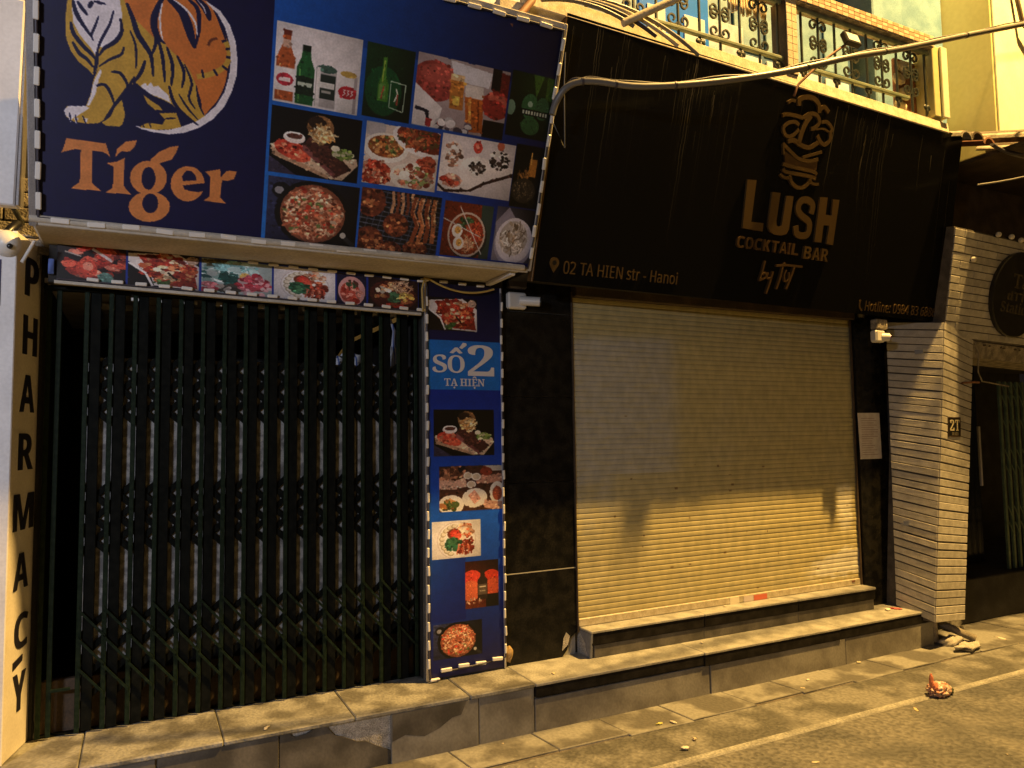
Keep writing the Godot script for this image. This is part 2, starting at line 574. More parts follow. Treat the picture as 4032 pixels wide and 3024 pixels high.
func dish_dessert(p: Pad) -> void:
	p.rect(0, 0, 1, 1, Color("ded2d6"))
	p.poly(PackedVector2Array([Vector2(0, 0.55), Vector2(0.15, 0.62), Vector2(0.55, 0.72), Vector2(1, 0.5), Vector2(1, 0.56), Vector2(0.62, 0.78), Vector2(0.45, 0.93), Vector2(0.1, 1.0), Vector2(0, 0.9)]), Color("3c2420"))
	p.poly(PackedVector2Array([Vector2(0, 0.5), Vector2(0.5, 0.3), Vector2(1, 0.42), Vector2(1, 0.5), Vector2(0.6, 0.74), Vector2(0.42, 0.9), Vector2(0.1, 0.95), Vector2(0, 0.85)]), Color("f2e6e4"))
	p.ell(0.16, 0.36, 0.14, 0.26, Color("eadcd8"))
	p.blobs(60, 0.16, 0.34, 0.11, 0.2, 0.03, [Color("f6efec"), Color("a8745c"), Color("d8a890"), Color("6a4a3c")])
	p.ell(0.5, 0.52, 0.12, 0.16, Color("e9e0dc"))
	p.blobs(60, 0.5, 0.5, 0.1, 0.13, 0.022, [Color("4a3a34"), Color("6e5a50"), Color("e8dcd6"), Color("2c2422")])
	p.ell(0.48, 0.15, 0.06, 0.1, Color("d84034"))
	p.ell(0.47, 0.13, 0.025, 0.04, Color("f08a74"))
	p.blobs(60, 0.8, 0.3, 0.13, 0.18, 0.03, [Color("2c2220"), Color("4a3630"), Color("f0e8e4"), Color("18120f")])
	p.ell(0.79, 0.06, 0.05, 0.08, Color("d86a4a"))
	p.ell(0.18, 0.78, 0.13, 0.12, Color("d8907a"))
	p.blobs(14, 0.18, 0.78, 0.1, 0.09, 0.04, [Color("e2583e"), Color("f0a890"), Color("c23c2c")])

func dish_grill(p: Pad) -> void:
	p.rect(0, 0, 1, 1, Color("141418"))
	for i in 16:
		p.line([0.0, i * 0.08, 1.0, i * 0.08 + 0.1], 0.012, Color("54586c"))
		p.line([i * 0.08, 0.0, i * 0.08 - 0.14, 1.0], 0.012, Color("3c4054"))
	for e in [[0.12, 0.2, 0.18, 0.26], [0.13, 0.84, 0.18, 0.22], [0.45, 0.55, 0.16, 0.2], [0.38, 0.95, 0.17, 0.12], [0.72, 0.92, 0.16, 0.14]]:
		p.ell(e[0], e[1], e[2], e[3], Color("6a3020"))
		p.blobs(40, e[0], e[1], e[2] * 0.85, e[3] * 0.85, 0.03, [Color("8a4428"), Color("a85a34"), Color("5a2418"), Color("c47848"), Color("48201a")])
	for i in 5:
		p.line([0.38 + i * 0.06, 0.0, 0.4 + i * 0.06, 0.18, 0.38 + i * 0.065, 0.36], 0.035, Color("7c3c28") if i % 2 else Color("c89068"))
	for i in 4:
		p.line([0.68 + i * 0.08, 0.05, 0.64 + i * 0.09, 0.3, 0.72 + i * 0.07, 0.52, 0.66 + i * 0.09, 0.8], 0.055, Color("b8683c") if i % 2 else Color("8c4226"))
		p.line([0.7 + i * 0.08, 0.05, 0.66 + i * 0.09, 0.3, 0.74 + i * 0.07, 0.52], 0.014, Color("e0a070"))

func dish_noodles(p: Pad) -> void:
	p.rect(0, 0, 1, 1, Color("7a2c18"))
	p.poly(PackedVector2Array([Vector2(0.75, 0), Vector2(1, 0), Vector2(1, 1), Vector2(0.8, 1)]), Color("34443c"))
	p.ell(0.53, 0.62, 0.4, 0.42, Color("2a2420"))
	p.ell(0.5, 0.58, 0.39, 0.42, Color("cdb4a4"))
	p.ell(0.5, 0.58, 0.35, 0.38, Color("8e3a1c"))
	p.blobs(40, 0.45, 0.38, 0.2, 0.12, 0.04, [Color("3c5a34"), Color("5a7448"), Color("2c4428")])
	p.blobs(50, 0.66, 0.55, 0.16, 0.24, 0.05, [Color("c8442c"), Color("e0603c"), Color("a83220")])
	p.strips(40, 0.52, 0.76, 0.16, 0.12, 0.14, 0.02, [Color("e8b890"), Color("d89870")])
	for e in [[0.3, 0.52], [0.35, 0.75]]:
		p.ell(e[0], e[1], 0.11, 0.13, Color("efe6e0"))
		p.ell(e[0] + 0.01, e[1] - 0.01, 0.06, 0.07, Color("e8a850"))
	p.line([0.3, 0.06, 0.85, 0.92], 0.02, Color("d8d0cc"))
	p.line([0.0, 0.32, 0.8, 0.6], 0.02, Color("cfc8c4"))

func dish_bowl(p: Pad) -> void:
	p.shade(Color("4a4456"), Color("08080c"), Color("8c8494"), Color("3a3644"))
	p.poly(PackedVector2Array([Vector2(0, 0.3), Vector2(0.3, 0.0), Vector2(0.5, 0.2), Vector2(0.1, 0.7)]), Color("8a8296"))
	p.ell(0.52, 0.66, 0.5, 0.44, Color("9a92a8"))
	p.ell(0.52, 0.6, 0.47, 0.42, Color("d2cad8"))
	p.ell(0.5, 0.56, 0.36, 0.32, Color("b0a4a0"))
	p.strips(80, 0.5, 0.56, 0.32, 0.28, 0.16, 0.03, [Color("efe6e4"), Color("d8ccc8"), Color("8a7868"), Color("c4b4a8")])
	p.blobs(20, 0.5, 0.45, 0.2, 0.18, 0.05, [Color("7a6450"), Color("a89480")])

func drink_row(p: Pad) -> void:
	p.shade(Color("e4dade"), Color("e8dee2"), Color("e9e0e4"), Color("f0e8ec"))
	p.poly(PackedVector2Array([Vector2(0.09, 0.1), Vector2(0.17, 0.1), Vector2(0.17, 0.26), Vector2(0.23, 0.44), Vector2(0.23, 0.97), Vector2(0.02, 0.97), Vector2(0.02, 0.44), Vector2(0.08, 0.26)]), Color("b85426"))
	p.rect(0.085, 0.08, 0.175, 0.14, Color("7a2c1c"))
	p.rect(0.08, 0.2, 0.17, 0.3, Color("d8a890"))
	p.line([0.06, 0.5, 0.06, 0.92], 0.02, Color("e89050"))
	p.rect(0.02, 0.55, 0.23, 0.85, Color("ece2e2"))
	p.ell(0.125, 0.7, 0.095, 0.08, Color("c8283c"))
	p.line([0.06, 0.7, 0.19, 0.7], 0.04, Color("f4dcdc"))
	p.poly(PackedVector2Array([Vector2(0.31, 0.24), Vector2(0.4, 0.24), Vector2(0.41, 0.38), Vector2(0.46, 0.52), Vector2(0.46, 0.98), Vector2(0.25, 0.98), Vector2(0.25, 0.52), Vector2(0.3, 0.38)]), Color("1c5a2c"))
	p.rect(0.305, 0.22, 0.405, 0.3, Color("0c1c14"))
	p.line([0.29, 0.5, 0.29, 0.95], 0.022, Color("5aa04a"))
	p.rect(0.25, 0.62, 0.46, 0.86, Color("16281c"))
	p.line([0.27, 0.72, 0.44, 0.72], 0.05, Color("b8c4b4"))
	p.rect(0.48, 0.46, 0.72, 0.97, Color("b8b0b0"))
	p.ell(0.6, 0.47, 0.12, 0.05, Color("3c5a50"))
	p.rect(0.49, 0.54, 0.71, 0.86, Color("24302c"))
	p.rect(0.49, 0.46, 0.53, 0.97, Color("e4dcdc"))
	p.line([0.51, 0.68, 0.7, 0.68], 0.07, Color("d8d4d0"))
	p.line([0.55, 0.76, 0.66, 0.76], 0.03, Color("a8a49c"))
	p.rect(0.75, 0.48, 0.97, 0.98, Color("ece4e4"))
	p.ell(0.86, 0.48, 0.1, 0.04, Color("c8a048"))
	p.rect(0.93, 0.5, 0.97, 0.98, Color("b8acb0"))
	p.ell(0.86, 0.72, 0.11, 0.085, Color("cc2430"))
	for k in 3:
		var x := 0.805 + k * 0.045
		p.line([x, 0.685, x + 0.03, 0.685, x + 0.012, 0.715, x + 0.03, 0.735, x, 0.765], 0.011, Color("f6e8e8"))

func drink_green(p: Pad) -> void:
	p.shade(Color("12381c"), Color("0a2412"), Color("0a2412"), Color("04140a"))
	p.ell(0.4, 0.62, 0.38, 0.34, Color("0e4824"))
	p.poly(PackedVector2Array([Vector2(0.34, 0.16), Vector2(0.42, 0.16), Vector2(0.43, 0.4), Vector2(0.5, 0.52), Vector2(0.5, 0.76), Vector2(0.28, 0.76), Vector2(0.28, 0.52), Vector2(0.34, 0.4)]), Color("3f7a24"))
	p.line([0.38, 0.2, 0.36, 0.5], 0.03, Color("8aa83c"))
	p.rect(0.3, 0.52, 0.44, 0.72, Color("5a8a3c"))
	p.line([0.4, 0.55, 0.36, 0.72], 0.03, Color("a83c2c"))
	for e in [[0.54, 0.46, 0.54, 0.82, 0.84, 0.86, 0.86, 0.48, 0.54, 0.46]]:
		p.line(e, 0.02, Color("b8ccb4"))
	p.line([0.66, 0.55, 0.7, 0.62, 0.64, 0.74], 0.03, Color("d8d8c8"))
	p.line([0.7, 0.62, 0.7, 0.78], 0.03, Color("a84434"))

func drink_mugs(p: Pad) -> void:
	p.rect(0, 0, 1, 1, Color("a89498"))
	p.ell(0.2, 0.35, 0.24, 0.28, Color("9c3a34"))
	p.ell(0.24, 0.25, 0.2, 0.14, Color("b04a40"))
	p.poly(PackedVector2Array([Vector2(0, 0.42), Vector2(0.3, 0.7), Vector2(0.26, 1), Vector2(0, 1)]), Color("e4dadc"))
	p.line([0.02, 0.75, 0.14, 0.78, 0.18, 0.98], 0.03, Color("1c1a2c"))
	p.rect(0.14, 0.88, 0.2, 0.98, Color("b83034"))
	p.poly(PackedVector2Array([Vector2(0.34, 0.02), Vector2(0.8, 0.08), Vector2(0.78, 0.3), Vector2(0.4, 0.28)]), Color("d8d4e0"))
	p.rect(0.82, 0.05, 1, 0.45, Color("6a1c1a"))
	p.rect(0.8, 0.0, 0.9, 0.3, Color("160c10"))
	p.poly(PackedVector2Array([Vector2(0.36, 0.22), Vector2(0.5, 0.22), Vector2(0.52, 0.68), Vector2(0.37, 0.68)]), Color("b8702c"))
	p.rect(0.36, 0.2, 0.5, 0.28, Color("d8b07c"))
	p.rect(0.4, 0.5, 0.47, 0.62, Color("e8c04c"))
	p.poly(PackedVector2Array([Vector2(0.52, 0.42), Vector2(0.73, 0.4), Vector2(0.76, 0.95), Vector2(0.58, 0.97)]), Color("b85a20"))
	p.poly(PackedVector2Array([Vector2(0.52, 0.3), Vector2(0.72, 0.3), Vector2(0.73, 0.48), Vector2(0.53, 0.48)]), Color("d8ccc8"))
	p.line([0.58, 0.5, 0.62, 0.93], 0.03, Color("e89440"))
	p.line([0.68, 0.5, 0.71, 0.93], 0.02, Color("7a3414"))
	p.ell(0.88, 0.52, 0.16, 0.2, Color("9c2c26"))
	p.line([0.78, 0.42, 0.95, 0.4, 1.0, 0.56], 0.05, Color("c85a48"))
	p.rect(0.76, 0.75, 1, 1, Color("140a0c"))
	p.blobs(22, 0.42, 0.92, 0.2, 0.1, 0.04, [Color("5a4a5c"), Color("d8d0d4"), Color("342c3c"), Color("a8302c")])

func drink_closeup(p: Pad) -> void:
	p.shade(Color("0c1c0c"), Color("1c3c14"), Color("030a05"), Color("06120a"))
	p.poly(PackedVector2Array([Vector2(0.5, 0.0), Vector2(0.75, 0.0), Vector2(0.62, 0.35)]), Color("3c6420"))
	p.rect(0.84, 0, 1, 0.35, Color("34581c"))
	p.ell(0.5, 0.5, 0.2, 0.2, Color("2c5c34"))
	p.ell(0.8, 0.5, 0.16, 0.18, Color("2a5434"))
	p.ell(0.06, 0.56, 0.1, 0.12, Color("6a8c74"))
	p.rect(0.3, 0.54, 0.96, 0.64, Color("08140c"))
	for k in 9:
		p.rect(0.34 + k * 0.068, 0.565, 0.38 + k * 0.068, 0.615, Color("b4bcae"))
	p.ell(0.56, 0.8, 0.22, 0.14, Color("2c5a30"))
	p.ell(0.5, 0.46, 0.06, 0.05, Color("8ca890"))

func dish_dark(p: Pad) -> void:
	p.rect(0, 0, 1, 1, Color("030304"))
	p.rect(0.52, 0.2, 0.78, 0.48, Color("a86a24"))
	p.line([0.56, 0.1, 0.58, 0.3], 0.04, Color("d8a048"))
	p.blobs(16, 0.3, 0.46, 0.25, 0.07, 0.07, [Color("8c5c28"), Color("6a4420")])
	p.ell(0.42, 0.72, 0.42, 0.2, Color("2c241c"))
	p.blobs(70, 0.42, 0.72, 0.38, 0.16, 0.035, [Color("5a4a38"), Color("3a3026"), Color("7a664c")])

func dish_table(p: Pad) -> void:
	p.rect(0, 0, 1, 1, Color("4a2a22"))
	p.rect(0.7, 0, 1, 0.12, Color("d8ccc4"))
	p.blobs(40, 0.2, 0.18, 0.22, 0.2, 0.05, [Color("8a5438"), Color("6a3a28"), Color("b87858")])
	p.line([0, 0.4, 0.25, 0.42, 0.42, 0.36], 0.13, Color("d8a48c"))
	p.line([1, 0.28, 0.75, 0.32, 0.58, 0.3], 0.12, Color("c88a74"))
	for e in [[0.45, 0.22], [0.58, 0.25], [0.5, 0.42]]:
		p.ell(e[0], e[1], 0.075, 0.085, Color("efe2d6"))
		p.ell(e[0], e[1], 0.055, 0.06, Color("d8c0a4"))
	p.ell(0.74, 0.14, 0.1, 0.1, Color("9c3a28"))
	p.ell(0.18, 0.85, 0.2, 0.22, Color("ece4dc"))
	p.blobs(30, 0.15, 0.86, 0.1, 0.12, 0.05, [Color("a8683c"), Color("c88a50"), Color("4a5a2c")])
	p.ell(0.55, 0.72, 0.2, 0.22, Color("e4dcd6"), 0.4)
	p.line([0.5, 0.6, 0.6, 0.8], 0.13, Color("d89888"))
	p.ell(0.92, 0.62, 0.13, 0.25, Color("ece4de"))
	p.ell(0.92, 0.64, 0.08, 0.16, Color("a84c34"))
	p.line([0.7, 0.85, 0.85, 0.9, 1, 0.92], 0.12, Color("d8a090"))
	p.line([0.3, 0.1, 0.4, 0.02], 0.08, Color("18141c"))

func drink_bottle(p: Pad) -> void:
	p.shade(Color("3c1410"), Color("1c0c0c"), Color("7a2c18"), Color("4a1c14"))
	p.ell(0.2, 0.34, 0.28, 0.16, Color("d83c2c"))
	p.ell(0.78, 0.36, 0.26, 0.16, Color("c8301f"))
	p.ell(0.16, 0.62, 0.3, 0.22, Color("d8603c"))
	p.ell(0.82, 0.58, 0.22, 0.2, Color("c84a2e"))
	p.rect(0.62, 0.72, 1, 1, Color("14100e"))
	p.poly(PackedVector2Array([Vector2(0.45, 0.2), Vector2(0.57, 0.2), Vector2(0.58, 0.33), Vector2(0.66, 0.4), Vector2(0.66, 0.82), Vector2(0.37, 0.82), Vector2(0.37, 0.4), Vector2(0.45, 0.33)]), Color("2c201c"))
	p.rect(0.38, 0.5, 0.65, 0.72, Color("5a4a3e"))
	p.line([0.41, 0.55, 0.62, 0.55], 0.03, Color("c8b8a0"))
	p.line([0.43, 0.64, 0.6, 0.64], 0.02, Color("a89880"))
	p.blobs(10, 0.25, 0.85, 0.2, 0.06, 0.05, [Color("d8a890"), Color("8a4a34")])

func dish_crayfish(p: Pad) -> void:
	p.rect(0, 0, 1, 1, Color("1c0c0c"))
	p.blobs(90, 0.55, 0.45, 0.45, 0.5, 0.08, [Color("b83424"), Color("d8503a"), Color("8a2018"), Color("e88068"), Color("6a1814")])
	p.ell(0.42, 0.66, 0.16, 0.26, Color("d84430"))
	p.ell(0.44, 0.6, 0.08, 0.12, Color("ee8a70"))
	p.poly(PackedVector2Array([Vector2(0.05, 0.2), Vector2(0.38, 0.34), Vector2(0.3, 0.5), Vector2(0.08, 0.38)]), Color("141016"))
	p.line([0.1, 0.24, 0.34, 0.34], 0.025, Color("a89a94"))
	p.line([0.5, 0.1, 0.8, 0.4], 0.05, Color("cfc0c0"))
	p.ell(0.7, 0.92, 0.12, 0.2, Color("5f8a80"))
	p.poly(PackedVector2Array([Vector2(0, 0.55), Vector2(0.25, 0.95), Vector2(0, 1)]), Color("070507"))

func dish_raw(p: Pad) -> void:
	p.rect(0, 0, 1, 1, Color("a8b8b8"))
	p.blobs(50, 0.25, 0.4, 0.25, 0.35, 0.06, [Color("4a7a78"), Color("c8d8d8"), Color("2c5a58"), Color("8ab0ac")])
	p.poly(PackedVector2Array([Vector2(0.25, 0.4), Vector2(0.6, 0.5), Vector2(0.55, 0.75), Vector2(0.22, 0.6)]), Color("1c4844"))
	p.blobs(20, 0.25, 0.1, 0.3, 0.12, 0.05, [Color("4a4428"), Color("6a6238")])
	p.blobs(40, 0.5, 0.2, 0.3, 0.14, 0.06, [Color("b4d4d4"), Color("7ab4b8")])
	p.ell(0.61, 0.5, 0.085, 0.17, Color("dcae58"))
	p.blobs(60, 0.75, 0.7, 0.25, 0.3, 0.06, [Color("c84858"), Color("e8a0a8"), Color("d87080"), Color("a82c3c"), Color("f0c8cc")])
	p.blobs(16, 0.1, 0.85, 0.12, 0.14, 0.06, [Color("c83c4c"), Color("e08088")])
	p.blobs(20, 0.35, 0.85, 0.15, 0.1, 0.05, [Color("3c3834"), Color("a89c94")])

func dish_tomato(p: Pad) -> void:
	p.rect(0, 0, 1, 1, Color("1a1838"))
	p.ell(0.5, 0.55, 0.46, 0.48, Color("d89a98"))
	p.ell(0.45, 0.6, 0.34, 0.34, Color("c84838"))
	p.blobs(30, 0.5, 0.62, 0.3, 0.3, 0.1, [Color("d85a4a"), Color("b83428"), Color("e89080")])
	p.blobs(22, 0.5, 0.35, 0.2, 0.14, 0.07, [Color("2c3c2c"), Color("5a2c24"), Color("44603c")])

func dish_hotpot(p: Pad) -> void:
	p.rect(0, 0, 1, 1, Color("2c1414"))
	p.ell(0.5, 0.55, 0.48, 0.5, Color("4a1c18"))
	p.blobs(60, 0.5, 0.5, 0.4, 0.4, 0.06, [Color("7a3420"), Color("a85a34"), Color("5a2418"), Color("c89058")])
	p.strips(40, 0.65, 0.25, 0.18, 0.2, 0.2, 0.02, [Color("b88a68"), Color("d8b08c")])
	p.blobs(12, 0.75, 0.6, 0.15, 0.12, 0.06, [Color("e8c068"), Color("d8a848")])
	p.blobs(16, 0.5, 0.6, 0.1, 0.2, 0.05, [Color("2c4c34"), Color("44704c")])
	p.blobs(10, 0.3, 0.4, 0.15, 0.1, 0.05, [Color("e8dcc8")])
	p.blobs(12, 0.55, 0.9, 0.3, 0.06, 0.04, [Color("b02c20")])

# ---------------------------------------------------------------- the place
var M := {}
# planes that prints and letters lie on
var sign_plane := Transform3D(Basis(Vector3.RIGHT, Vector3(0, 0.93786, 0.34701), Vector3(0, -0.34701, 0.93786)), Vector3(0, 2.53, 0.46))
var fascia_plane := Transform3D(Basis(Vector3.RIGHT, Vector3(0, 0.97014, 0.24254), Vector3(0, -0.24254, 0.97014)), Vector3(0, 2.45, 0.45))
var brick_plane := Transform3D(Basis(Vector3.RIGHT, Vector3(0, 0.98, 0.199), Vector3(0, -0.199, 0.98)), Vector3(0, 2.35, 0.53))

const LAMP := Vector3(5.95, 9.5, 2.56)

func _ready() -> void:
	rng.seed = 7
	var cam := Camera3D.new()
	cam.name = "camera"
	var yaw := deg_to_rad(26.741)
	var pitch := deg_to_rad(3.958)
	var roll := deg_to_rad(-0.794)
	var f := Vector3(sin(yaw) * cos(pitch), sin(pitch), -cos(yaw) * cos(pitch))
	var r0 := f.cross(Vector3.UP).normalized()
	var u0 := r0.cross(f)
	cam.transform = Transform3D(Basis(r0 * cos(roll) + u0 * sin(roll), u0 * cos(roll) - r0 * sin(roll), -f), Vector3(0, 1.6, 4.0))
	cam.fov = 54.9
	cam.near = 0.05
	cam.far = 300.0
	add_child(cam)
	cam.current = true
	var we := WorldEnvironment.new()
	we.name = "night"
	var env := Environment.new()
	env.background_mode = Environment.BG_SKY
	var sky := Sky.new()
	var sm := ProceduralSkyMaterial.new()
	sm.sky_top_color = Color(0.06, 0.07, 0.11)
	sm.sky_horizon_color = Color(0.16, 0.13, 0.11)
	sm.ground_bottom_color = Color(0.03, 0.03, 0.03)
	sm.ground_horizon_color = Color(0.10, 0.09, 0.08)
	sky.sky_material = sm
	env.sky = sky
	env.background_energy_multiplier = 0.5
	env.tonemap_mode = Environment.TONE_MAPPER_LINEAR
	env.tonemap_exposure = 1.0
	env.sdfgi_enabled = true
	env.ssao_enabled = true
	env.ssil_enabled = true
	we.environment = env
	add_child(we)
	street_lamp()
	tube_lamp()
	materials()
	ground()
	opposite_house()
	steps()
	restaurant()
	folding_gate()
	big_sign()
	food_strip()
	banner()
	pharmacy()
	bar_front()
	roller_shutter()
	fascia_sign()
	balcony()
	brick_house()
	right_side_upper()
	cables_and_cameras()
	small_things()
	litter()

# the sodium lamp hangs over the street on the arm of a pole on the far side, above the picture
func street_lamp() -> void:
	var t := thing("street_lamp", "tall grey street lamp whose orange sodium lamp hangs over the street", "street lamp", Vector3(LAMP.x, 0, 5.35))
	var grey := plain(lin(0.16, 0.16, 0.16), 0.5, 0.6)
	obj("pole", a_tube([Vector3(0, 0, 0), Vector3(0, LAMP.y + 0.2, 0)], 0.06, 12), grey, t)
	obj("arm", a_tube([Vector3(0, LAMP.y, 0), Vector3(0, LAMP.y + 0.22, -1.0), Vector3(0, LAMP.y + 0.27, -2.2), Vector3(0, LAMP.y + 0.2, -2.8)], 0.03, 8), grey, t)
	var st := begin()
	lathe(st, [Vector2(0.0, 0.17), Vector2(0.08, 0.16), Vector2(0.16, 0.1), Vector2(0.2, 0.05), Vector2(0.19, 0.05), Vector2(0.0, 0.15)], Transform3D(Basis(), Vector3(0, LAMP.y + 0.02, LAMP.z - 5.35)), 24)
	obj("lamp_shade", st, grey, t)
	var glow := plain(Color(1, 0.75, 0.4), 0.4)
	glow.emission_enabled = true
	glow.emission = Color(1.0, 0.77, 0.44)
	glow.emission_energy_multiplier = 4.0
	var sb := begin()
	ball(sb, Vector3(0, LAMP.y, LAMP.z - 5.35), Vector3(0.11, 0.08, 0.11), 10, 16)
	obj("bulb", sb, glow, t)
	var l := OmniLight3D.new()
	l.name = "sodium_light"
	l.position = Vector3(0, LAMP.y, LAMP.z - 5.35)
	l.light_color = Color(1.0, 0.785, 0.43)
	l.light_energy = SODIUM
	l.light_size = 0.11
	l.omni_range = 40.0
	l.omni_attenuation = 2.0
	l.shadow_enabled = true
	t.add_child(l)

const SODIUM := 275.0
const TUBE := 25.0

# the white tube over the shop door across the street, behind the photographer
func tube_lamp() -> void:
	var at := Vector3(-3.4, 2.75, 5.2)
	var t := thing("tube_lamp", "white tube lamp over the shop door across the street", "lamp", at)
	t.rotation.y = deg_to_rad(20)
	obj("fitting", a_box(Vector3(-0.65, 0.03, -0.03), Vector3(0.65, 0.09, 0.05)), plain(Color(0.7, 0.7, 0.7), 0.5), t)
	var glow := plain(Color(0.95, 0.95, 1.0), 0.4)
	glow.emission_enabled = true
	glow.emission = Color(0.93, 0.94, 1.0)
	glow.emission_energy_multiplier = 3.0
	obj("tube", a_tube([Vector3(-0.6, 0, 0), Vector3(0.6, 0, 0)], 0.018, 10), glow, t)
	var l := AreaLight3D.new()
	l.name = "tube_light"
	l.area_size = Vector2(1.2, 0.06)
	l.position = Vector3(0, -0.02, -0.03)
	l.rotation = Vector3(-0.05, 0, 0)
	l.light_color = Color(0.93, 0.94, 1.0)
	l.light_energy = TUBE
	l.area_range = 30.0
	l.area_attenuation = 2.0
	l.shadow_enabled = true
	t.add_child(l)

func materials() -> void:
	M.asphalt = worn(lin(0.08, 0.08, 0.078), lin(0.145, 0.14, 0.13), 2.6, 3, 0.75, 0.24, 1.6, 0.012, 2.6)
	M.gutter = worn(lin(0.09, 0.088, 0.08), lin(0.2, 0.195, 0.18), 2.1, 5, 0.6, 0.14, 1.0, 0.012, 3.4)
	M.slab = worn(lin(0.11, 0.105, 0.095), lin(0.26, 0.255, 0.235), 1.9, 8, 0.7, 0.08, 0.5, 0.009, 5.0)
	M.kerb_line = worn(lin(0.22, 0.215, 0.2), lin(0.34, 0.335, 0.31), 1.3, 9, 0.75, 0.2, 1.5, 0.02, 2.0)
	M.tread = worn(lin(0.25, 0.245, 0.225), lin(0.40, 0.395, 0.365), 1.1, 11, 0.6, 0.1, 0.6, 0.016, 2.0)
	M.tread_worn = worn(lin(0.13, 0.125, 0.11), lin(0.30, 0.295, 0.27), 1.3, 10, 0.6, 0.12, 0.8, 0.013, 2.6)
	M.riser = worn(lin(0.15, 0.14, 0.125), lin(0.25, 0.24, 0.215), 1.3, 12, 0.75, 0.07, 0.15, 0.011, 2.0)
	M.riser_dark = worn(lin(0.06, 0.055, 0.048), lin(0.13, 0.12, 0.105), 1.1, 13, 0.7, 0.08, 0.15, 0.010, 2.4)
	M.mortar = worn(lin(0.34, 0.32, 0.28), lin(0.5, 0.47, 0.43), 0.5, 14, 0.9, 0.3, 3.0, 0.03, 2.0)
	M.shaded_nosing = worn(lin(0.012, 0.011, 0.01), lin(0.024, 0.022, 0.02), 0.7, 15, 0.6, 0.2, 0.2, 0.02, 1.6, 0.12)  # dark stone edge, blackened further to hold the tread overhang's shadow
	M.granite = worn(lin(0.006, 0.006, 0.006), lin(0.015, 0.014, 0.012), 0.9, 16, 0.17, 0.3, 0.0, 0.02, 2.0, 0.28)
	M.grout = plain(lin(0.32, 0.31, 0.28), 0.9)
	M.cream = worn(lin(0.42, 0.39, 0.33), lin(0.52, 0.49, 0.43), 1.4, 17, 0.8, 0.08, 0.4)
	M.ceiling = worn(lin(0.5, 0.48, 0.44), lin(0.66, 0.64, 0.6), 0.9, 18, 0.8, 0.1)
	M.dark = worn(lin(0.012, 0.011, 0.010), lin(0.03, 0.028, 0.026), 1.2, 19, 0.8, 0.2)
	M.gate = worn(lin(0.005, 0.012, 0.007), lin(0.012, 0.022, 0.013), 0.4, 20, 0.5, 0.25, 0.0, 0.03, 2.0, 0.25)
	M.gate_dark = worn(lin(0.004, 0.005, 0.0045), lin(0.008, 0.009, 0.008), 0.4, 21, 0.6, 0.25, 0.0, 0.02, 1.6, 0.15)
	M.gate_green = worn(lin(0.06, 0.095, 0.062), lin(0.10, 0.145, 0.095), 0.5, 22, 0.5, 0.2)
	M.board = worn(lin(0.12, 0.12, 0.12), lin(0.3, 0.3, 0.29), 0.5, 23, 0.6, 0.12, 0.0, 0.02, 3.0)
	M.alu = worn(lin(0.5, 0.49, 0.5), lin(0.62, 0.6, 0.6), 0.6, 24, 0.28, 0.1)
	M.alu.metallic = 0.8
	M.white = worn(lin(0.66, 0.66, 0.67), lin(0.74, 0.74, 0.75), 1.2, 25, 0.45, 0.04)
	M.led = plain(lin(0.72, 0.7, 0.66), 0.4)
	M.wire = plain(lin(0.05, 0.045, 0.06), 0.5)
	M.brick = []
	for k in 4:
		var g := 0.86 + 0.07 * k
		M.brick.append(worn(lin(0.46 * g, 0.44 * g, 0.40 * g), lin(0.60 * g, 0.575 * g, 0.53 * g), 0.7, 30 + k, 0.42, 0.08, 0.5, 0.02, 2.0))
	M.joint = worn(lin(0.08, 0.07, 0.06), lin(0.15, 0.13, 0.11), 0.5, 35, 0.9, 0.2)
	M.gold = plain(lin(0.165, 0.105, 0.042), 0.36, 0.6)
	M.gold_dark = plain(lin(0.14, 0.082, 0.034), 0.42, 0.6)
	M.iron = worn(lin(0.014, 0.02, 0.018), lin(0.03, 0.036, 0.03), 0.4, 36, 0.4, 0.2)
	M.rail = worn(lin(0.13, 0.17, 0.11), lin(0.22, 0.26, 0.18), 0.5, 37, 0.5, 0.15)
	M.yellow_wall = worn(lin(0.46, 0.44, 0.2), lin(0.56, 0.54, 0.27), 3.4, 38, 0.9, 0.03, 0.0, 0.008, 0.9)
	M.lit_wall = worn(lin(0.66, 0.66, 0.5), lin(0.76, 0.76, 0.6), 1.7, 39, 0.85, 0.04, 0.1)  # pale colour stands in for strong lamplight on yellow plaster
	M.sill = worn(lin(0.50, 0.43, 0.30), lin(0.66, 0.60, 0.46), 0.8, 40, 0.8, 0.12, 0.6, 0.03, 2.0)
	M.teal = worn(lin(0.10, 0.2, 0.3), lin(0.16, 0.28, 0.38), 1.0, 41, 0.6, 0.1)
	M.teal_dark = worn(lin(0.012, 0.06, 0.14), lin(0.03, 0.09, 0.2), 1.0, 42, 0.6, 0.1)
	M.pale = worn(lin(0.36, 0.42, 0.55), lin(0.56, 0.6, 0.72), 0.7, 43, 0.6, 0.1, 0.0, 0.02, 2.0)
	M.brown = worn(lin(0.045, 0.03, 0.018), lin(0.09, 0.06, 0.035), 0.9, 44, 0.7, 0.2)
	M.rust = worn(lin(0.16, 0.065, 0.035), lin(0.28, 0.13, 0.07), 0.5, 45, 0.7, 0.2)
	M.tile_a = worn(lin(0.58, 0.5, 0.36), lin(0.66, 0.57, 0.42), 0.4, 46, 0.5, 0.06)
	M.tile_b = worn(lin(0.5, 0.32, 0.2), lin(0.56, 0.38, 0.25), 0.4, 47, 0.5, 0.06)
	M.paper = worn(lin(0.62, 0.57, 0.52), lin(0.72, 0.67, 0.62), 0.3, 48, 0.85, 0.05)
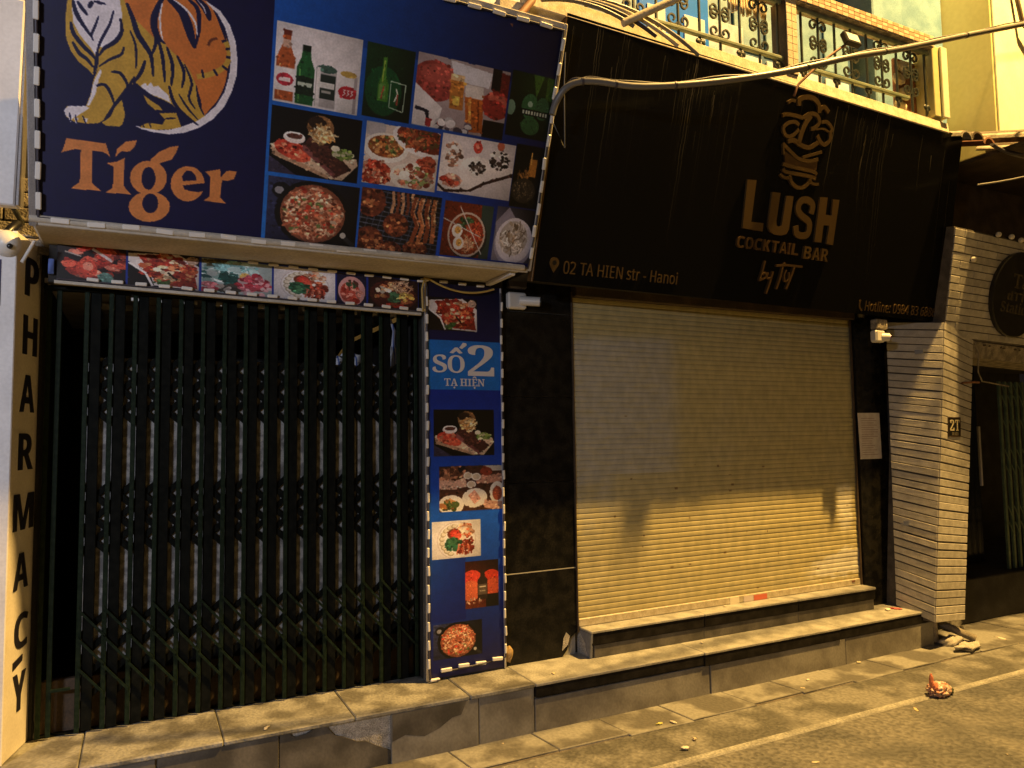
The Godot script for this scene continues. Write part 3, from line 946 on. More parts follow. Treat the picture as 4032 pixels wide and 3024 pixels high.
	M.plaster = worn(lin(0.16, 0.14, 0.11), lin(0.34, 0.3, 0.24), 0.7, 49, 0.9, 0.2, 2.0, 0.02, 2.6)
	M.wall_far = worn(lin(0.022, 0.021, 0.02), lin(0.035, 0.033, 0.03), 2.4, 50, 0.9, 0.1)
	M.conduit = plain(lin(0.17, 0.165, 0.155), 0.4)
	M.camera_white = plain(lin(0.62, 0.61, 0.58), 0.4)
	M.black = plain(lin(0.008, 0.008, 0.009), 0.35)

# ---------------------------------------------------------------- ground
func ground() -> void:
	structure(obj("road", a_box(Vector3(-60, -0.3, 1.07), Vector3(70, 0.0, 2.2), 0.0005), M.asphalt))
	structure(obj("unseen_dark_lane", a_box(Vector3(-60, -0.3, 2.204), Vector3(70, -0.002, 60), 0.0005), worn(lin(0.032, 0.032, 0.031), lin(0.055, 0.054, 0.052), 2.6, 4, 0.8, 0.16, 1.2, 0.011, 2.0)))  # unseen part of the road, made darker to cut light bounced onto the shutter
	structure(obj("gutter", a_box(Vector3(-60, -0.3, 0.655), Vector3(70, -0.004, 1.013), 0.0005), M.gutter))
	structure(obj("kerb_line", a_box(Vector3(-60, -0.3, 1.016), Vector3(70, 0.004, 1.067), 0.006), M.kerb_line))
	structure(obj("ground", a_box(Vector3(-60, -0.5, -40), Vector3(70, -0.04, 0.65), 0.0005), M.gutter))
	var p := Node3D.new()
	p.name = "pavement"
	add_child(p)
	structure(p)
	var bed := begin()
	box(bed, Vector3(-4, -0.04, -0.9), Vector3(14, -0.008, 0.65), 0.0005)
	obj("bed", bed, M.joint, p)
	var x := -1.2
	var k := 0
	while x < 9.5:
		var w := 0.44 + 0.04 * sin(k * 2.3)
		var z1 := 0.645 + 0.018 * sin(k * 1.7)
		var st := begin()
		var sk := 0.035
		var h := 0.004 + 0.003 * sin(k * 3.1)
		plate(st, Vector3(x + sk, h, z1), Vector3(x + w + sk - 0.004, h, z1 + 0.01 * sin(k)), Vector3(x + w - 0.004, h, 0.36), Vector3(x, h, 0.36), Vector3(0, -0.03, 0), 0.004)
		obj("slab", st, M.slab, p)
		if x > 5.2:
			for row in 2:
				var sb := begin()
				var za := 0.355 - row * 0.3
				plate(sb, Vector3(x - row * 0.1, h - 0.002, za), Vector3(x + w - 0.008 - row * 0.1, h - 0.002, za), Vector3(x + w - 0.008 - row * 0.1, h - 0.002, za - 0.292), Vector3(x - row * 0.1, h - 0.002, za - 0.292), Vector3(0, -0.03, 0), 0.004)
				obj("slab", sb, M.slab, p)
		x += w
		k += 1

func opposite_house() -> void:
	var t := thing("opposite_house", "plain house front across the street behind the photographer", "house", Vector3(1, 0, 5.6))
	obj("wall", a_box(Vector3(-12, 0, 0), Vector3(14, 7.5, 0.4), 0.01), M.wall_far, t)
	var d := obj("door", a_box(Vector3(-5.0, 0, -0.05), Vector3(-2.6, 2.5, -0.002), 0.01), M.dark, t)
	obj("handle", a_box(Vector3(-2.85, 1.0, -0.09), Vector3(-2.8, 1.2, -0.052)), M.alu, d)

# ---------------------------------------------------------------- steps in front of the shops
func steps() -> void:
	var t := thing("lower_step", "long worn stone step running below the gate and the shutter", "step")
	obj("core", a_box(Vector3(-1.4, -0.05, -0.06), Vector3(5.29, 0.238, 0.372), 0.004), M.mortar, t)
	# risers: stone slabs with open joints; the second one has lost a corner
	var xs := [-1.4, -0.35, 0.09, 0.6, 1.127, 1.6, 1.93, 3.15, 4.35, 5.3]
	for i in xs.size() - 1:
		var a: float = xs[i] + 0.003
		var b: float = xs[i + 1] - 0.003
		var top := 0.1765 if a > 1.9 else 0.24
		var st := begin()
		if i == 3:
			var pl := Transform3D(Basis(), Vector3(0, 0, 0.37))
			raise(st, PackedVector2Array([Vector2(a, 0.0), Vector2(b, 0.0), Vector2(b, 0.07), Vector2(b - 0.06, 0.10), Vector2(b - 0.12, 0.135), Vector2(b - 0.16, 0.14), Vector2(b - 0.23, 0.175), Vector2(b - 0.27, 0.19), Vector2(b - 0.31, 0.24), Vector2(b - 0.36, 0.24), Vector2(b - 0.40, 0.222), Vector2(b - 0.45, 0.216), Vector2(b - 0.47, 0.226), Vector2(b - 0.475, 0.24), Vector2(a, 0.24)]), pl, 0.0, 0.014)
			obj("riser_slab", st, M.riser_dark, t)
			continue
		box(st, Vector3(a, -0.02, 0.372), Vector3(b, top, 0.39 + 0.003 * sin(i * 2.0)), 0.003)
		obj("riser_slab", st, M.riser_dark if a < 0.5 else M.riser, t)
	# dark upper part of the slab beside the broken one
	var dk := begin()
	raise(dk, PackedVector2Array([Vector2(1.135, 0.239), Vector2(1.135, 0.11), Vector2(1.2, 0.13), Vector2(1.3, 0.105), Vector2(1.38, 0.13), Vector2(1.45, 0.17), Vector2(1.5, 0.175), Vector2(1.53, 0.239)]), Transform3D(Basis(), Vector3(0, 0, 0.39)), 0.0, 0.004)
	obj("wet_patch", dk, M.riser_dark, t)
	# treads
	xs = [-1.4, -0.2, 0.36, 0.95, 1.55, 1.93]
	for i in xs.size() - 1:
		var st := begin()
		var w := 0.003 * sin(i * 1.9)
		box(st, Vector3(xs[i] + 0.002, 0.24, -0.05), Vector3(xs[i + 1] - 0.002, 0.262 + w * 0.6, 0.396 + w), 0.009)
		obj("tread_slab", st, M.tread_worn, t)
	xs = [1.93, 3.1, 4.3, 5.31]
	for i in 3:
		var st := begin()
		box(st, Vector3(xs[i] + 0.0015, 0.245, 0.0), Vector3(xs[i + 1] - 0.0015, 0.262, 0.403 + [0.0, 0.004, -0.004][i]), 0.004)
		obj("tread_slab", st, M.tread, t)
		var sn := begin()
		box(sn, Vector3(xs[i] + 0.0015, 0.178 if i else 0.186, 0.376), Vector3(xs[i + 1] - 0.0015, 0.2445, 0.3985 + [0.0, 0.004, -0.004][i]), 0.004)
		obj("shaded_nosing", sn, M.shaded_nosing, t)  # face made tall and near black: the overhang's shadow is in its colour
	var u := thing("upper_step", "short stone step with dark edge right below the roller shutter", "step")
	var core := begin()
	plate(core, Vector3(2.44, 0.262, 0.155), Vector3(4.93, 0.262, 0.155), Vector3(4.93, 0.40, 0.155), Vector3(2.44, 0.40, 0.155), Vector3(0, 0, -0.2), 0.003)
	obj("core", core, M.mortar, u)
	xs = [2.455, 3.3, 4.15, 4.94]
	for i in 3:
		obj("riser_slab", a_box(Vector3(xs[i] + 0.001, 0.263, 0.157), Vector3(xs[i + 1] - 0.001, 0.337, 0.172), 0.002), M.riser_dark, u)
		obj("shaded_nosing", a_box(Vector3(xs[i] - (0.025 if i == 0 else 0.0) + 0.001, 0.338, 0.15), Vector3(xs[i + 1] + 0.012 * (1.0 if i == 2 else 0.0) - 0.001, 0.4085, 0.18), 0.004), M.shaded_nosing, u)  # shadow band below the tread painted as a taller dark edge
		obj("tread_slab", a_box(Vector3(xs[i] - (0.03 if i == 0 else 0.0) + 0.001, 0.409, -0.03), Vector3(xs[i + 1] + (0.015 if i == 2 else 0.0) - 0.001, 0.425, 0.186), 0.004), M.tread, u)
	var en := begin()
	raise(en, PackedVector2Array([Vector2(-0.155, 0.263), Vector2(-0.125, 0.30), Vector2(-0.118, 0.34), Vector2(-0.05, 0.408), Vector2(-0.185, 0.408), Vector2(-0.172, 0.263)]), Transform3D(Basis(Vector3(0, 0, -1), Vector3.UP, Vector3(-1, 0, 0)), Vector3(2.44, 0, 0)), 0.0, 0.014)
	obj("broken_end_slab", en, worn(lin(0.14, 0.15, 0.18), lin(0.2, 0.21, 0.25), 0.3, 61, 0.6), u)

# ---------------------------------------------------------------- the restaurant with the folding gate
func restaurant() -> void:
	var t := thing("restaurant_building", "dark restaurant with a cream canopy behind the big blue sign", "building")
	obj("wall", a_box(Vector3(-1.6, 2.535, -0.4), Vector3(1.93, 7.0, -0.01), 0.005), M.dark, t)
	obj("lintel", a_box(Vector3(-0.385, 2.325, -0.012), Vector3(1.92, 2.53, 0.085), 0.004), M.dark, t)
	obj("left_jamb", a_box(Vector3(-0.62, 0.25, -1.6), Vector3(-0.405, 2.53, -0.1), 0.004), M.dark, t)
	obj("right_jamb", a_box(Vector3(1.425, 0.262, -1.6), Vector3(1.905, 2.32, 0.05), 0.004), M.dark, t)
	obj("inner_floor", a_box(Vector3(-0.6, 0.0, -1.6), Vector3(1.6, 0.245, -0.07), 0.003), M.riser_dark, t)
	obj("back_wall", a_box(Vector3(-0.7, 0.0, -1.8), Vector3(1.9, 2.6, -1.6), 0.003), M.dark, t)
	for k in 9:
		obj("ceiling_board", a_box(Vector3(-0.41 + k * 0.203, 2.34 + 0.004 * (k % 2), -1.6), Vector3(-0.41 + k * 0.203 + 0.199, 2.365, -0.02), 0.003), M.ceiling, t)
	# canopy: a shallow slab with a rounded lip
	obj("canopy", a_box(Vector3(-0.42, 2.50, 0.0), Vector3(1.87, 2.56, 0.46), 0.02), M.cream, t)
	var st := begin()
	tube(st, [Vector3(-0.42, 2.515, 0.46), Vector3(0.7, 2.515, 0.465), Vector3(1.86, 2.512, 0.47)], 0.016, 10)
	obj("canopy_lip", st, M.cream, t)
	obj("end_batten", a_box(Vector3(1.80, 2.478, 0.1), Vector3(1.835, 2.50, 0.42), 0.004), M.white, t)
	var il := begin()
	box(il, Vector3(-0.2, 2.30, -0.5), Vector3(1.3, 2.335, -0.47))
	obj("inner_batten", il, M.ceiling, t)
	for k in 12:
		obj("led_module", a_box(Vector3(-0.05 + k * 0.118, 2.285, -0.06), Vector3(0.015 + k * 0.118, 2.303, -0.05), 0.003), M.led, t)
	# the light panelled screen that shows between the bars
	for k in 5:
		obj("inner_panel", a_box(Vector3(-0.24 + k * 0.329, 0.56, -0.06), Vector3(-0.24 + k * 0.329 + 0.325, 2.0, -0.046), 0.004), M.board, t)
	obj("inner_sill", a_box(Vector3(-0.4, 0.246, -0.12), Vector3(1.41, 0.5, -0.08), 0.004), M.brown, t)
	var bag := thing("hanging_bag", "white plastic bag with blue stripes hung inside the gate at top right", "bag", Vector3(1.30, 2.02, -0.17))
	var bm := Pad.new(64, 64, Color("cfd3da"))
	for k in 5:
		bm.view(0, 0, 64, 64)
		bm.rect(0.1 + k * 0.2, 0, 0.15 + k * 0.2, 1, Color("3a55a8"))
	var mm := printed(bm.im, 0.4)
	mm.uv1_triplanar = true
	mm.uv1_scale = Vector3(6, 6, 6)
	var sb := begin()
	ball(sb, Vector3(0, 0, 0), Vector3(0.06, 0.11, 0.04), 12, 16, 0.35, 4)
	obj("sack", sb, mm, bag)
	var sh := begin()
	tube(sh, [Vector3(-0.02, 0.09, 0), Vector3(-0.03, 0.2, 0), Vector3(0.0, 0.28, 0), Vector3(0.03, 0.2, 0), Vector3(0.02, 0.09, 0)], 0.012, 6)
	obj("handle", sh, mm, bag)
	var bag2 := thing("hanging_bag", "crumpled striped sack in the gloom left of the white hanging bag", "bag", Vector3(1.08, 1.96, -0.2))
	var s2 := begin()
	ball(s2, Vector3.ZERO, Vector3(0.15, 0.11, 0.05), 12, 18, 0.5, 9)
	obj("sack", s2, mm, bag2)

func folding_gate() -> void:
	var t := thing("folding_gate", "dark green folding lattice gate closed below the food pictures", "gate")
	obj("top_track", a_box(Vector3(-0.41, 2.306, -0.04), Vector3(1.42, 2.324, 0.01)), M.gate_dark, t)
	obj("bottom_track", a_box(Vector3(-0.40, 0.262, -0.07), Vector3(1.42, 0.270, -0.035), 0.002), M.gate_dark, t)
	var bar := a_box(Vector3(-0.0105, 0.272, -0.011), Vector3(0.0105, 2.306, 0.0), 0.003).commit()
	var back := a_box(Vector3(0.0, 0.272, -0.024), Vector3(0.046, 2.306, -0.013), 0.003).commit()
	var sf := begin()
	var e := 0.055
	var strap := func(s: float, z: float, rise: float) -> ArrayMesh:
		var st := begin()
		var h := 0.009 if z > 0.0 else 0.019
		var a := Vector3(-e, s * rise * 0.5, z)
		var b := Vector3(e, -s * rise * 0.5, z)
		plate(st, a - Vector3(0, h, 0), b - Vector3(0, h, 0), b + Vector3(0, h, 0), a + Vector3(0, h, 0), Vector3(0, 0, -0.004), 0.001)
		return st.commit()
	var front: ArrayMesh = strap.call(1.0, -0.026, 0.105)
	var rear: ArrayMesh = strap.call(-1.0, -0.031, 0.105)
	var front_low: ArrayMesh = strap.call(1.0, 0.006, 0.13)
	for i in 17:
		var x := -0.233 + 0.1022 * i
		put("bar", bar, M.gate, t).position.x = x
		if i < 16:
			put("rear_channel", back, M.gate_dark, t).position.x = x + 0.013
			for band in [[1.95, 3], [1.34, 3], [0.74, 4]]:
				for k: int in band[1]:
					var y: float = band[0] - 0.105 * k
					if k >= 0:
						put("lattice_strap", rear, M.gate_dark, t).position = Vector3(x + 0.051, y, 0)
					if band[1] == 3:
						put("lattice_strap", front, M.gate_dark, t).position = Vector3(x + 0.051, y, 0)
					elif k < 3:
						put("lattice_strap", front_low, M.gate, t).position = Vector3(x + 0.051, 0.76 - 0.13 * k, 0)
	for x in [-0.385, -0.345]:
		put("bar", bar, M.gate, t).position.x = x
	obj("latch", a_box(Vector3(-0.34, 0.47, 0.001), Vector3(-0.26, 0.485, 0.012)), M.gate, t)

# ---------------------------------------------------------------- the big blue sign
func px(p: PackedVector2Array, sc: float, x0: float, y1: float) -> PackedVector2Array:
	var o := PackedVector2Array()
	for v in p:
		o.append(Vector2((v.x - x0) * sc, (y1 - v.y) * sc))
	return o

# a printed photograph is neither flat nor crisp: soften it, then add ink grain
func ink(im: Image, w: int, h: int) -> Image:
	im.resize(w * 5 / 8, h * 5 / 8, Image.INTERPOLATE_BILINEAR)
	im.resize(w, h, Image.INTERPOLATE_CUBIC)
	var n := noise_image(384, 0.16, 3, 64)
	var b := noise_image(384, 0.03, 4, 65)
	for y in h:
		for x in w:
			var c := im.get_pixel(x, y)
			var g := 1.0 + (n.get_pixel(x % 384, y % 384).r - 0.5) * 0.14 + (b.get_pixel(x % 384, y % 384).r - 0.5) * 0.12
			im.set_pixel(x, y, Color(c.r * g, c.g * g, c.b * g))
	return im

func big_sign() -> void:
	var t := thing("beer_sign", "large blue beer and food sign tilted forward on the cream canopy", "sign")
	var sc := 900.0
	var x0 := -0.40
	var y1 := 1.22
	var w := int(2.30 * sc)
	var h := int(1.25 * sc)
	var pad := Pad.new(w, h, Color("05063c"))
	pad.rng.seed = 21
	# printed ground: navy on the left, a blue that fades to navy behind the pictures
	pad.view((0.487 + 0.4) * sc, 0, w, h)
	pad.shade(Color("0f55b4"), Color("03052c"), Color("2070c8"), Color("0a2c80"))
	pad.view((0.487 + 0.4) * sc, 0.3 * sc, (1.35 + 0.4) * sc, h)
	pad.shade(Color("1254b4"), Color("123f8c"), Color("2472cc"), Color("1848b4"))
	pad.view((1.35 + 0.4) * sc, 0.3 * sc, w, h)
	pad.shade(Color("123f8c"), Color("04062e"), Color("1848b4"), Color("0c1450"))
	pad.view((0.487 + 0.4) * sc, 0, w, 0.31 * sc)
	pad.shade(Color("125cc0"), Color("03042a"), Color("1052b0"), Color("04062e"))
	var pics := [[drink_row, 500, 940, 882, 610], [drink_green, 905, 942, 1135, 617], [drink_mugs, 1148, 950, 1638, 620], [drink_closeup, 1647, 965, 1890, 652], [dish_steak, 500, 592, 911, 305], [dish_seafood, 932, 598, 1306, 314], [dish_dessert, 1316, 607, 1723, 325], [dish_dark, 1726, 620, 1895, 300], [dish_pan, 505, 286, 927, 0], [dish_grill, 938, 293, 1350, 0], [dish_noodles, 1371, 286, 1644, 10], [dish_bowl, 1664, 295, 1897, 10]]
	for p in pics:
		pad.view((p[1] * 0.001 - x0) * sc, (y1 - p[2] * 0.001) * sc, (p[3] * 0.001 - x0) * sc, (y1 - p[4] * 0.001) * sc)
		p[0].call(pad)
		pad.photographic()
	pad.whole()
	var gold := Color("c39a3c")
	var navy := Color("06063a")
	var white := Color("e6dee6")
	var orange := Color("cc7434")
	for e in LOGO.disc:
		pad.poly(px(smooth(pts2(e), 4, true), sc, x0, y1), orange)
	for e in LOGO.stripe.slice(26, 31):
		pad.poly(px(stroke(pts2(e, 1), e[0] * 0.00058, true), sc, x0, y1), navy)
	for e in LOGO.highlight:
		pad.poly(px(stroke(pts2(e, 1), e[0] * 0.00058, true), sc, x0, y1), white)
	for e in LOGO.tail:
		pad.poly(px(stroke(pts2(e, 1), e[0] * 0.00058, false), sc, x0, y1), gold)
	for e in LOGO.tailtip:
		pad.poly(px(stroke(pts2(e, 1), e[0] * 0.00058, false), sc, x0, y1), Color("6a3420"))
	for e in LOGO.bars:
		pad.poly(px(stroke(pts2(e, 1), e[0] * 0.00058, false), sc, x0, y1), navy)
	for e in LOGO.ring:
		pad.poly(px(pts2(e), sc, x0, y1), white)
	for e in LOGO.body:
		pad.poly(px(pts2(e), sc, x0, y1), gold)
	for e in LOGO.white:
		pad.poly(px(pts2(e), sc, x0, y1), white)
	for i in LOGO.stripe.size():
		if i < 26 or i > 30:
			var e = LOGO.stripe[i]
			pad.poly(px(stroke(pts2(e, 1), e[0] * 0.00058, true), sc, x0, y1), navy)
	for e in LOGO.round:
		pad.poly(px(pts2(e), sc, x0, y1), Color("cf8248"))
	for e in LOGO.word:
		pad.poly(px(pts2(e), sc, x0, y1), Color("cf8248"))
	for e in LOGO.hole:
		pad.poly(px(pts2(e), sc, x0, y1), navy)
	var im := pad.im
	ink(im, w / 2, h / 2)
	var st := begin()
	var pl := sign_plane
	var c := func(u: float, v: float, z: float) -> Vector3: return pl * Vector3(u, v, z)
	quad(st, c.call(-0.40, -0.03, 0.0), c.call(1.90, -0.03, 0.0), c.call(1.90, 1.22, 0.0), c.call(-0.40, 1.22, 0.0), pl.basis.z)
	obj("printed_panel", st, printed(im, 0.5), t)
	var bx := begin()
	box(bx, Vector3(-0.4, -0.03, -0.09), Vector3(1.9, 1.22, -0.004), 0.004, pl)
	obj("case", bx, M.dark, t)
	for e in [["side_frame", -0.422, -0.045, -0.392, 1.23], ["side_frame", 1.893, -0.03, 1.912, 1.235], ["top_frame", -0.39, 1.205, 1.892, 1.235], ["bottom_frame", -0.39, -0.04, 1.892, -0.018]]:
		var fr := begin()
		box(fr, Vector3(e[1], e[2], -0.1), Vector3(e[3], e[4], 0.012), 0.004, pl)
		obj(e[0], fr, M.alu if e[1] < 1.0 and e[0] == "side_frame" else M.cream, t)
	# strings of small light modules along the edges (off)
	for k in 17:
		led(t, pl, -0.31 + k * 0.131, -0.012 + 0.003 * sin(k * 4.0), 0.068, 0.022, 0.016)
		led(t, pl, -0.31 + k * 0.131, 1.2, 0.068, 0.02, 0.016)
	for k in 10:
		led(t, pl, 1.893 - 0.004 * sin(k * 2.0), 0.07 + k * 0.118, 0.018, 0.062, 0.016)
		led(t, pl, -0.386, 0.06 + k * 0.12, 0.02, 0.07, 0.016)
	var cw := begin()
	tube(cw, [c.call(-0.385, 1.2, 0.014), c.call(-0.388, -0.006, 0.014), c.call(0.5, -0.014, 0.016), c.call(1.885, -0.012, 0.014), c.call(1.897, 0.2, 0.016), c.call(1.892, 1.2, 0.014), c.call(0.5, 1.203, 0.014), c.call(-0.38, 1.2, 0.014)], 0.006, 6)
	obj("led_cable", cw, M.wire, t)

func led(t: Node, pl: Transform3D, x: float, y: float, w: float, h: float, z: float) -> void:
	var st := begin()
	var tilt := Transform3D(Basis(Vector3(0, 0, 1), rng.randf_range(-0.05, 0.05)), Vector3(x, y, z))
	box(st, Vector3(-w * 0.5, -h * 0.5, -0.004), Vector3(w * 0.5, h * 0.5, 0.009), 0.004, pl * tilt)
	obj("led_module", st, M.led, t)

# ---------------------------------------------------------------- row of food pictures over the gate
func food_strip() -> void:
	var t := thing("food_strip", "narrow row of six food pictures above the folding gate", "sign")
	var w := 1740.0
	var pad := Pad.new(1744, 200, Color("16308a"))
	pad.rng.seed = 33
	var cuts := [[dish_crayfish, 0.0, 0.16], [dish_spicy, 0.166, 0.345], [dish_raw, 0.352, 0.545], [dish_platter, 0.55, 0.732], [dish_tomato, 0.737, 0.83], [dish_hotpot, 0.836, 1.0]]
	for c in cuts:
		pad.view(c[1] * w, 8, c[2] * w, 192)
		c[0].call(pad)
		pad.photographic()
	ink(pad.im, 872, 100)
	var st := begin()
	quad(st, Vector3(-0.35, 2.335, 0.102), Vector3(1.385, 2.295, 0.102), Vector3(1.385, 2.475, 0.102), Vector3(-0.35, 2.52, 0.102), Vector3.BACK)
	obj("printed_panel", st, printed(pad.im, 0.5), t)
	var bk := begin()
	plate(bk, Vector3(-0.352, 2.332, 0.0995), Vector3(1.387, 2.292, 0.0995), Vector3(1.387, 2.478, 0.0995), Vector3(-0.352, 2.523, 0.0995), Vector3(0, 0, -0.012), 0.001)
	obj("backing", bk, M.dark, t)
	var al := begin()
	plate(al, Vector3(-0.36, 2.318, 0.108), Vector3(1.40, 2.277, 0.108), Vector3(1.40, 2.292, 0.108), Vector3(-0.36, 2.333, 0.108), Vector3(0, 0, -0.03), 0.002)
	obj("bottom_rail", al, M.cream, t)
	for k in 17:
		var x := -0.26 + k * 0.1
		led(t, Transform3D(Basis(Vector3(0, 0, 1), -0.023), Vector3(0, 0, 0.1)), x, 2.338, 0.05, 0.016, 0.014)
		if k > 6:
			led(t, Transform3D(Basis(Vector3(0, 0, 1), -0.023), Vector3(0, 0, 0.1)), x, 2.5, 0.05, 0.012, 0.014)
	var cw := begin()
	tube(cw, [Vector3(-0.35, 2.338, 0.112), Vector3(1.39, 2.297, 0.112)], 0.004, 6)
	obj("led_cable", cw, M.wire, t)
	obj("blue_end", a_box(Vector3(-0.385, 2.36, 0.09), Vector3(-0.362, 2.43, 0.104), 0.002), plain(Color("5a78c8"), 0.4), t)

# ---------------------------------------------------------------- upright blue banner beside the gate
func banner() -> void:
	var t := thing("street_banner", "upright blue banner with food pictures right of the folding gate", "banner")
	var sc := 700.0
	var pad := Pad.new(int(0.46 * sc), int(2.21 * sc), Color("0a1c70"))
	pad.rng.seed = 44
	var v := func(x0: float, y0: float, x1: float, y1: float) -> void: pad.view((x0 - 1.435) * sc, (2.21 - y0) * sc, (x1 - 1.435) * sc, (2.21 - y1) * sc)
	v.call(1.435, 2.21, 1.895, 1.6)
	pad.shade(Color("03052a"), Color("03052a"), Color("081660"), Color("081460"))
	v.call(1.435, 1.6, 1.895, 0.9)
	pad.shade(Color("06288c"), Color("062688"), Color("1052c0"), Color("0e4ab8"))
	v.call(1.435, 0.9, 1.895, 0.0)
	pad.shade(Color("1054c4"), Color("1258d0"), Color("080e50"), Color("0a0a40"))
	v.call(1.435, 0.66, 1.66, 0.3)
	pad.shade(Color("1646a0"), Color("0e2c84"), Color("0c2070"), Color("0a1a68"))
	v.call(1.435, 1.883, 1.895, 1.598)
	pad.rect(0, 0, 1, 1, Color("1068c0"))
	for e in [[dish_spicy, 1446, 2130, 1745, 1940], [dish_steak, 1474, 1484, 1848, 1220], [dish_table, 1505, 1162, 1895, 905], [dish_platter, 1458, 854, 1756, 643], [drink_bottle, 1657, 616, 1864, 352], [dish_pan, 1463, 288, 1758, 95]]:
		v.call(e[1] * 0.001, e[2] * 0.001, e[3] * 0.001, e[4] * 0.001)
		e[0].call(pad)
		pad.photographic()
	ink(pad.im, int(0.46 * sc) * 2 / 3, int(2.21 * sc) * 2 / 3)
	var st := begin()
	quad(st, Vector3(1.435, 0.275, 0.092), Vector3(1.895, 0.275, 0.092), Vector3(1.895, 2.47, 0.092), Vector3(1.435, 2.47, 0.092), Vector3.BACK)
	obj("printed_panel", st, printed(pad.im, 0.45), t)
	obj("case", a_box(Vector3(1.43, 0.266, 0.052), Vector3(1.9, 2.474, 0.09), 0.003), M.dark, t)
	obj("side_frame", a_box(Vector3(1.42, 0.266, 0.05), Vector3(1.436, 2.49, 0.1), 0.003), M.alu, t)
	obj("side_frame", a_box(Vector3(1.894, 0.27, 0.05), Vector3(1.905, 2.47, 0.1), 0.003), M.alu, t)
	var pl := Transform3D(Basis(), Vector3(0, 0.26, 0.093))
	var white := plain(lin(0.66, 0.62, 0.62), 0.5)
	lettering("letter", "S", "Droid Serif", true, pl, 1.468, 1.70, 1.556, 1.802, 0.0015, white, t)
	lettering("letter", "O", "Droid Serif", true, pl, 1.560, 1.70, 1.664, 1.802, 0.0015, white, t)
	accent(t, "circumflex", pl, PackedVector2Array([Vector2(1.572, 1.815), Vector2(1.605, 1.846), Vector2(1.622, 1.846), Vector2(1.652, 1.815), Vector2(1.632, 1.811), Vector2(1.613, 1.826), Vector2(1.594, 1.811)]), white)
	accent(t, "acute", pl, PackedVector2Array([Vector2(1.632, 1.845), Vector2(1.655, 1.875), Vector2(1.676, 1.872), Vector2(1.678, 1.86), Vector2(1.648, 1.838)]), white)
	lettering("lettering", "2", "Droid Serif", true, pl, 1.685, 1.685, 1.852, 1.865, 0.0015, white, t)
	lettering("lettering", "TA HIEN", "Droid Serif", true, pl, 1.539, 1.625, 1.79, 1.667, 0.0015, white, t)
	for x in [1.6, 1.726]:
		accent(t, "dot_below", pl, dot(x, 1.616, 0.0055), white)
	accent(t, "circumflex", pl, PackedVector2Array([Vector2(1.712, 1.671), Vector2(1.722, 1.682), Vector2(1.73, 1.682), Vector2(1.74, 1.671), Vector2(1.732, 1.671), Vector2(1.726, 1.676), Vector2(1.72, 1.671)]), white)
	for k in 21:
		led(t, Transform3D(Basis(), Vector3.ZERO), 1.433 + 0.002 * sin(k * 3.0), 0.36 + k * 0.1, 0.014, 0.054, 0.1)
		led(t, Transform3D(Basis(), Vector3.ZERO), 1.899 + 0.003 * sin(k * 2.0), 0.38 + k * 0.099, 0.013, 0.054, 0.1)
	for k in 4:
		led(t, Transform3D(Basis(Vector3(0, 0, 1), 0.02), Vector3.ZERO), 1.47 + k * 0.115, 2.452 - k * 0.005, 0.05, 0.014, 0.1)
	for k in 4:
		led(t, Transform3D(Basis(), Vector3.ZERO), 1.535 + k * 0.104, 0.315 + 0.003 * k + 0.006 * (k % 2), 0.065, 0.02, 0.1)
	var cw := begin()
	tube(cw, [Vector3(1.434, 2.45, 0.101), Vector3(1.434, 0.35, 0.103), Vector3(1.44, 0.275, 0.112), Vector3(1.49, 0.272, 0.118)], 0.005, 6)
	tube(cw, [Vector3(1.5, 0.305, 0.1), Vector3(1.65, 0.312, 0.104), Vector3(1.75, 0.318, 0.108), Vector3(1.9, 0.33, 0.1), Vector3(1.9, 1.2, 0.102), Vector3(1.898, 2.44, 0.1)], 0.005, 6)
	obj("led_cable", cw, M.wire, t)
	var ty := begin()
	box(ty, Vector3(1.437, 0.268, 0.1), Vector3(1.492, 0.282, 0.12))
	obj("loose_led_module", ty, M.led, t)

func accent(t: Node, called: String, pl: Transform3D, p: PackedVector2Array, m: Material) -> void:
	var st := begin()
	raise(st, p, pl, 0.0, 0.0015)
	obj(called, st, m, t)

func dot(x: float, y: float, r: float) -> PackedVector2Array:
	var p := PackedVector2Array()
	for k in 12:
		p.append(Vector2(x + r * cos(TAU * k / 12.0), y + r * sin(TAU * k / 12.0)))
	return p

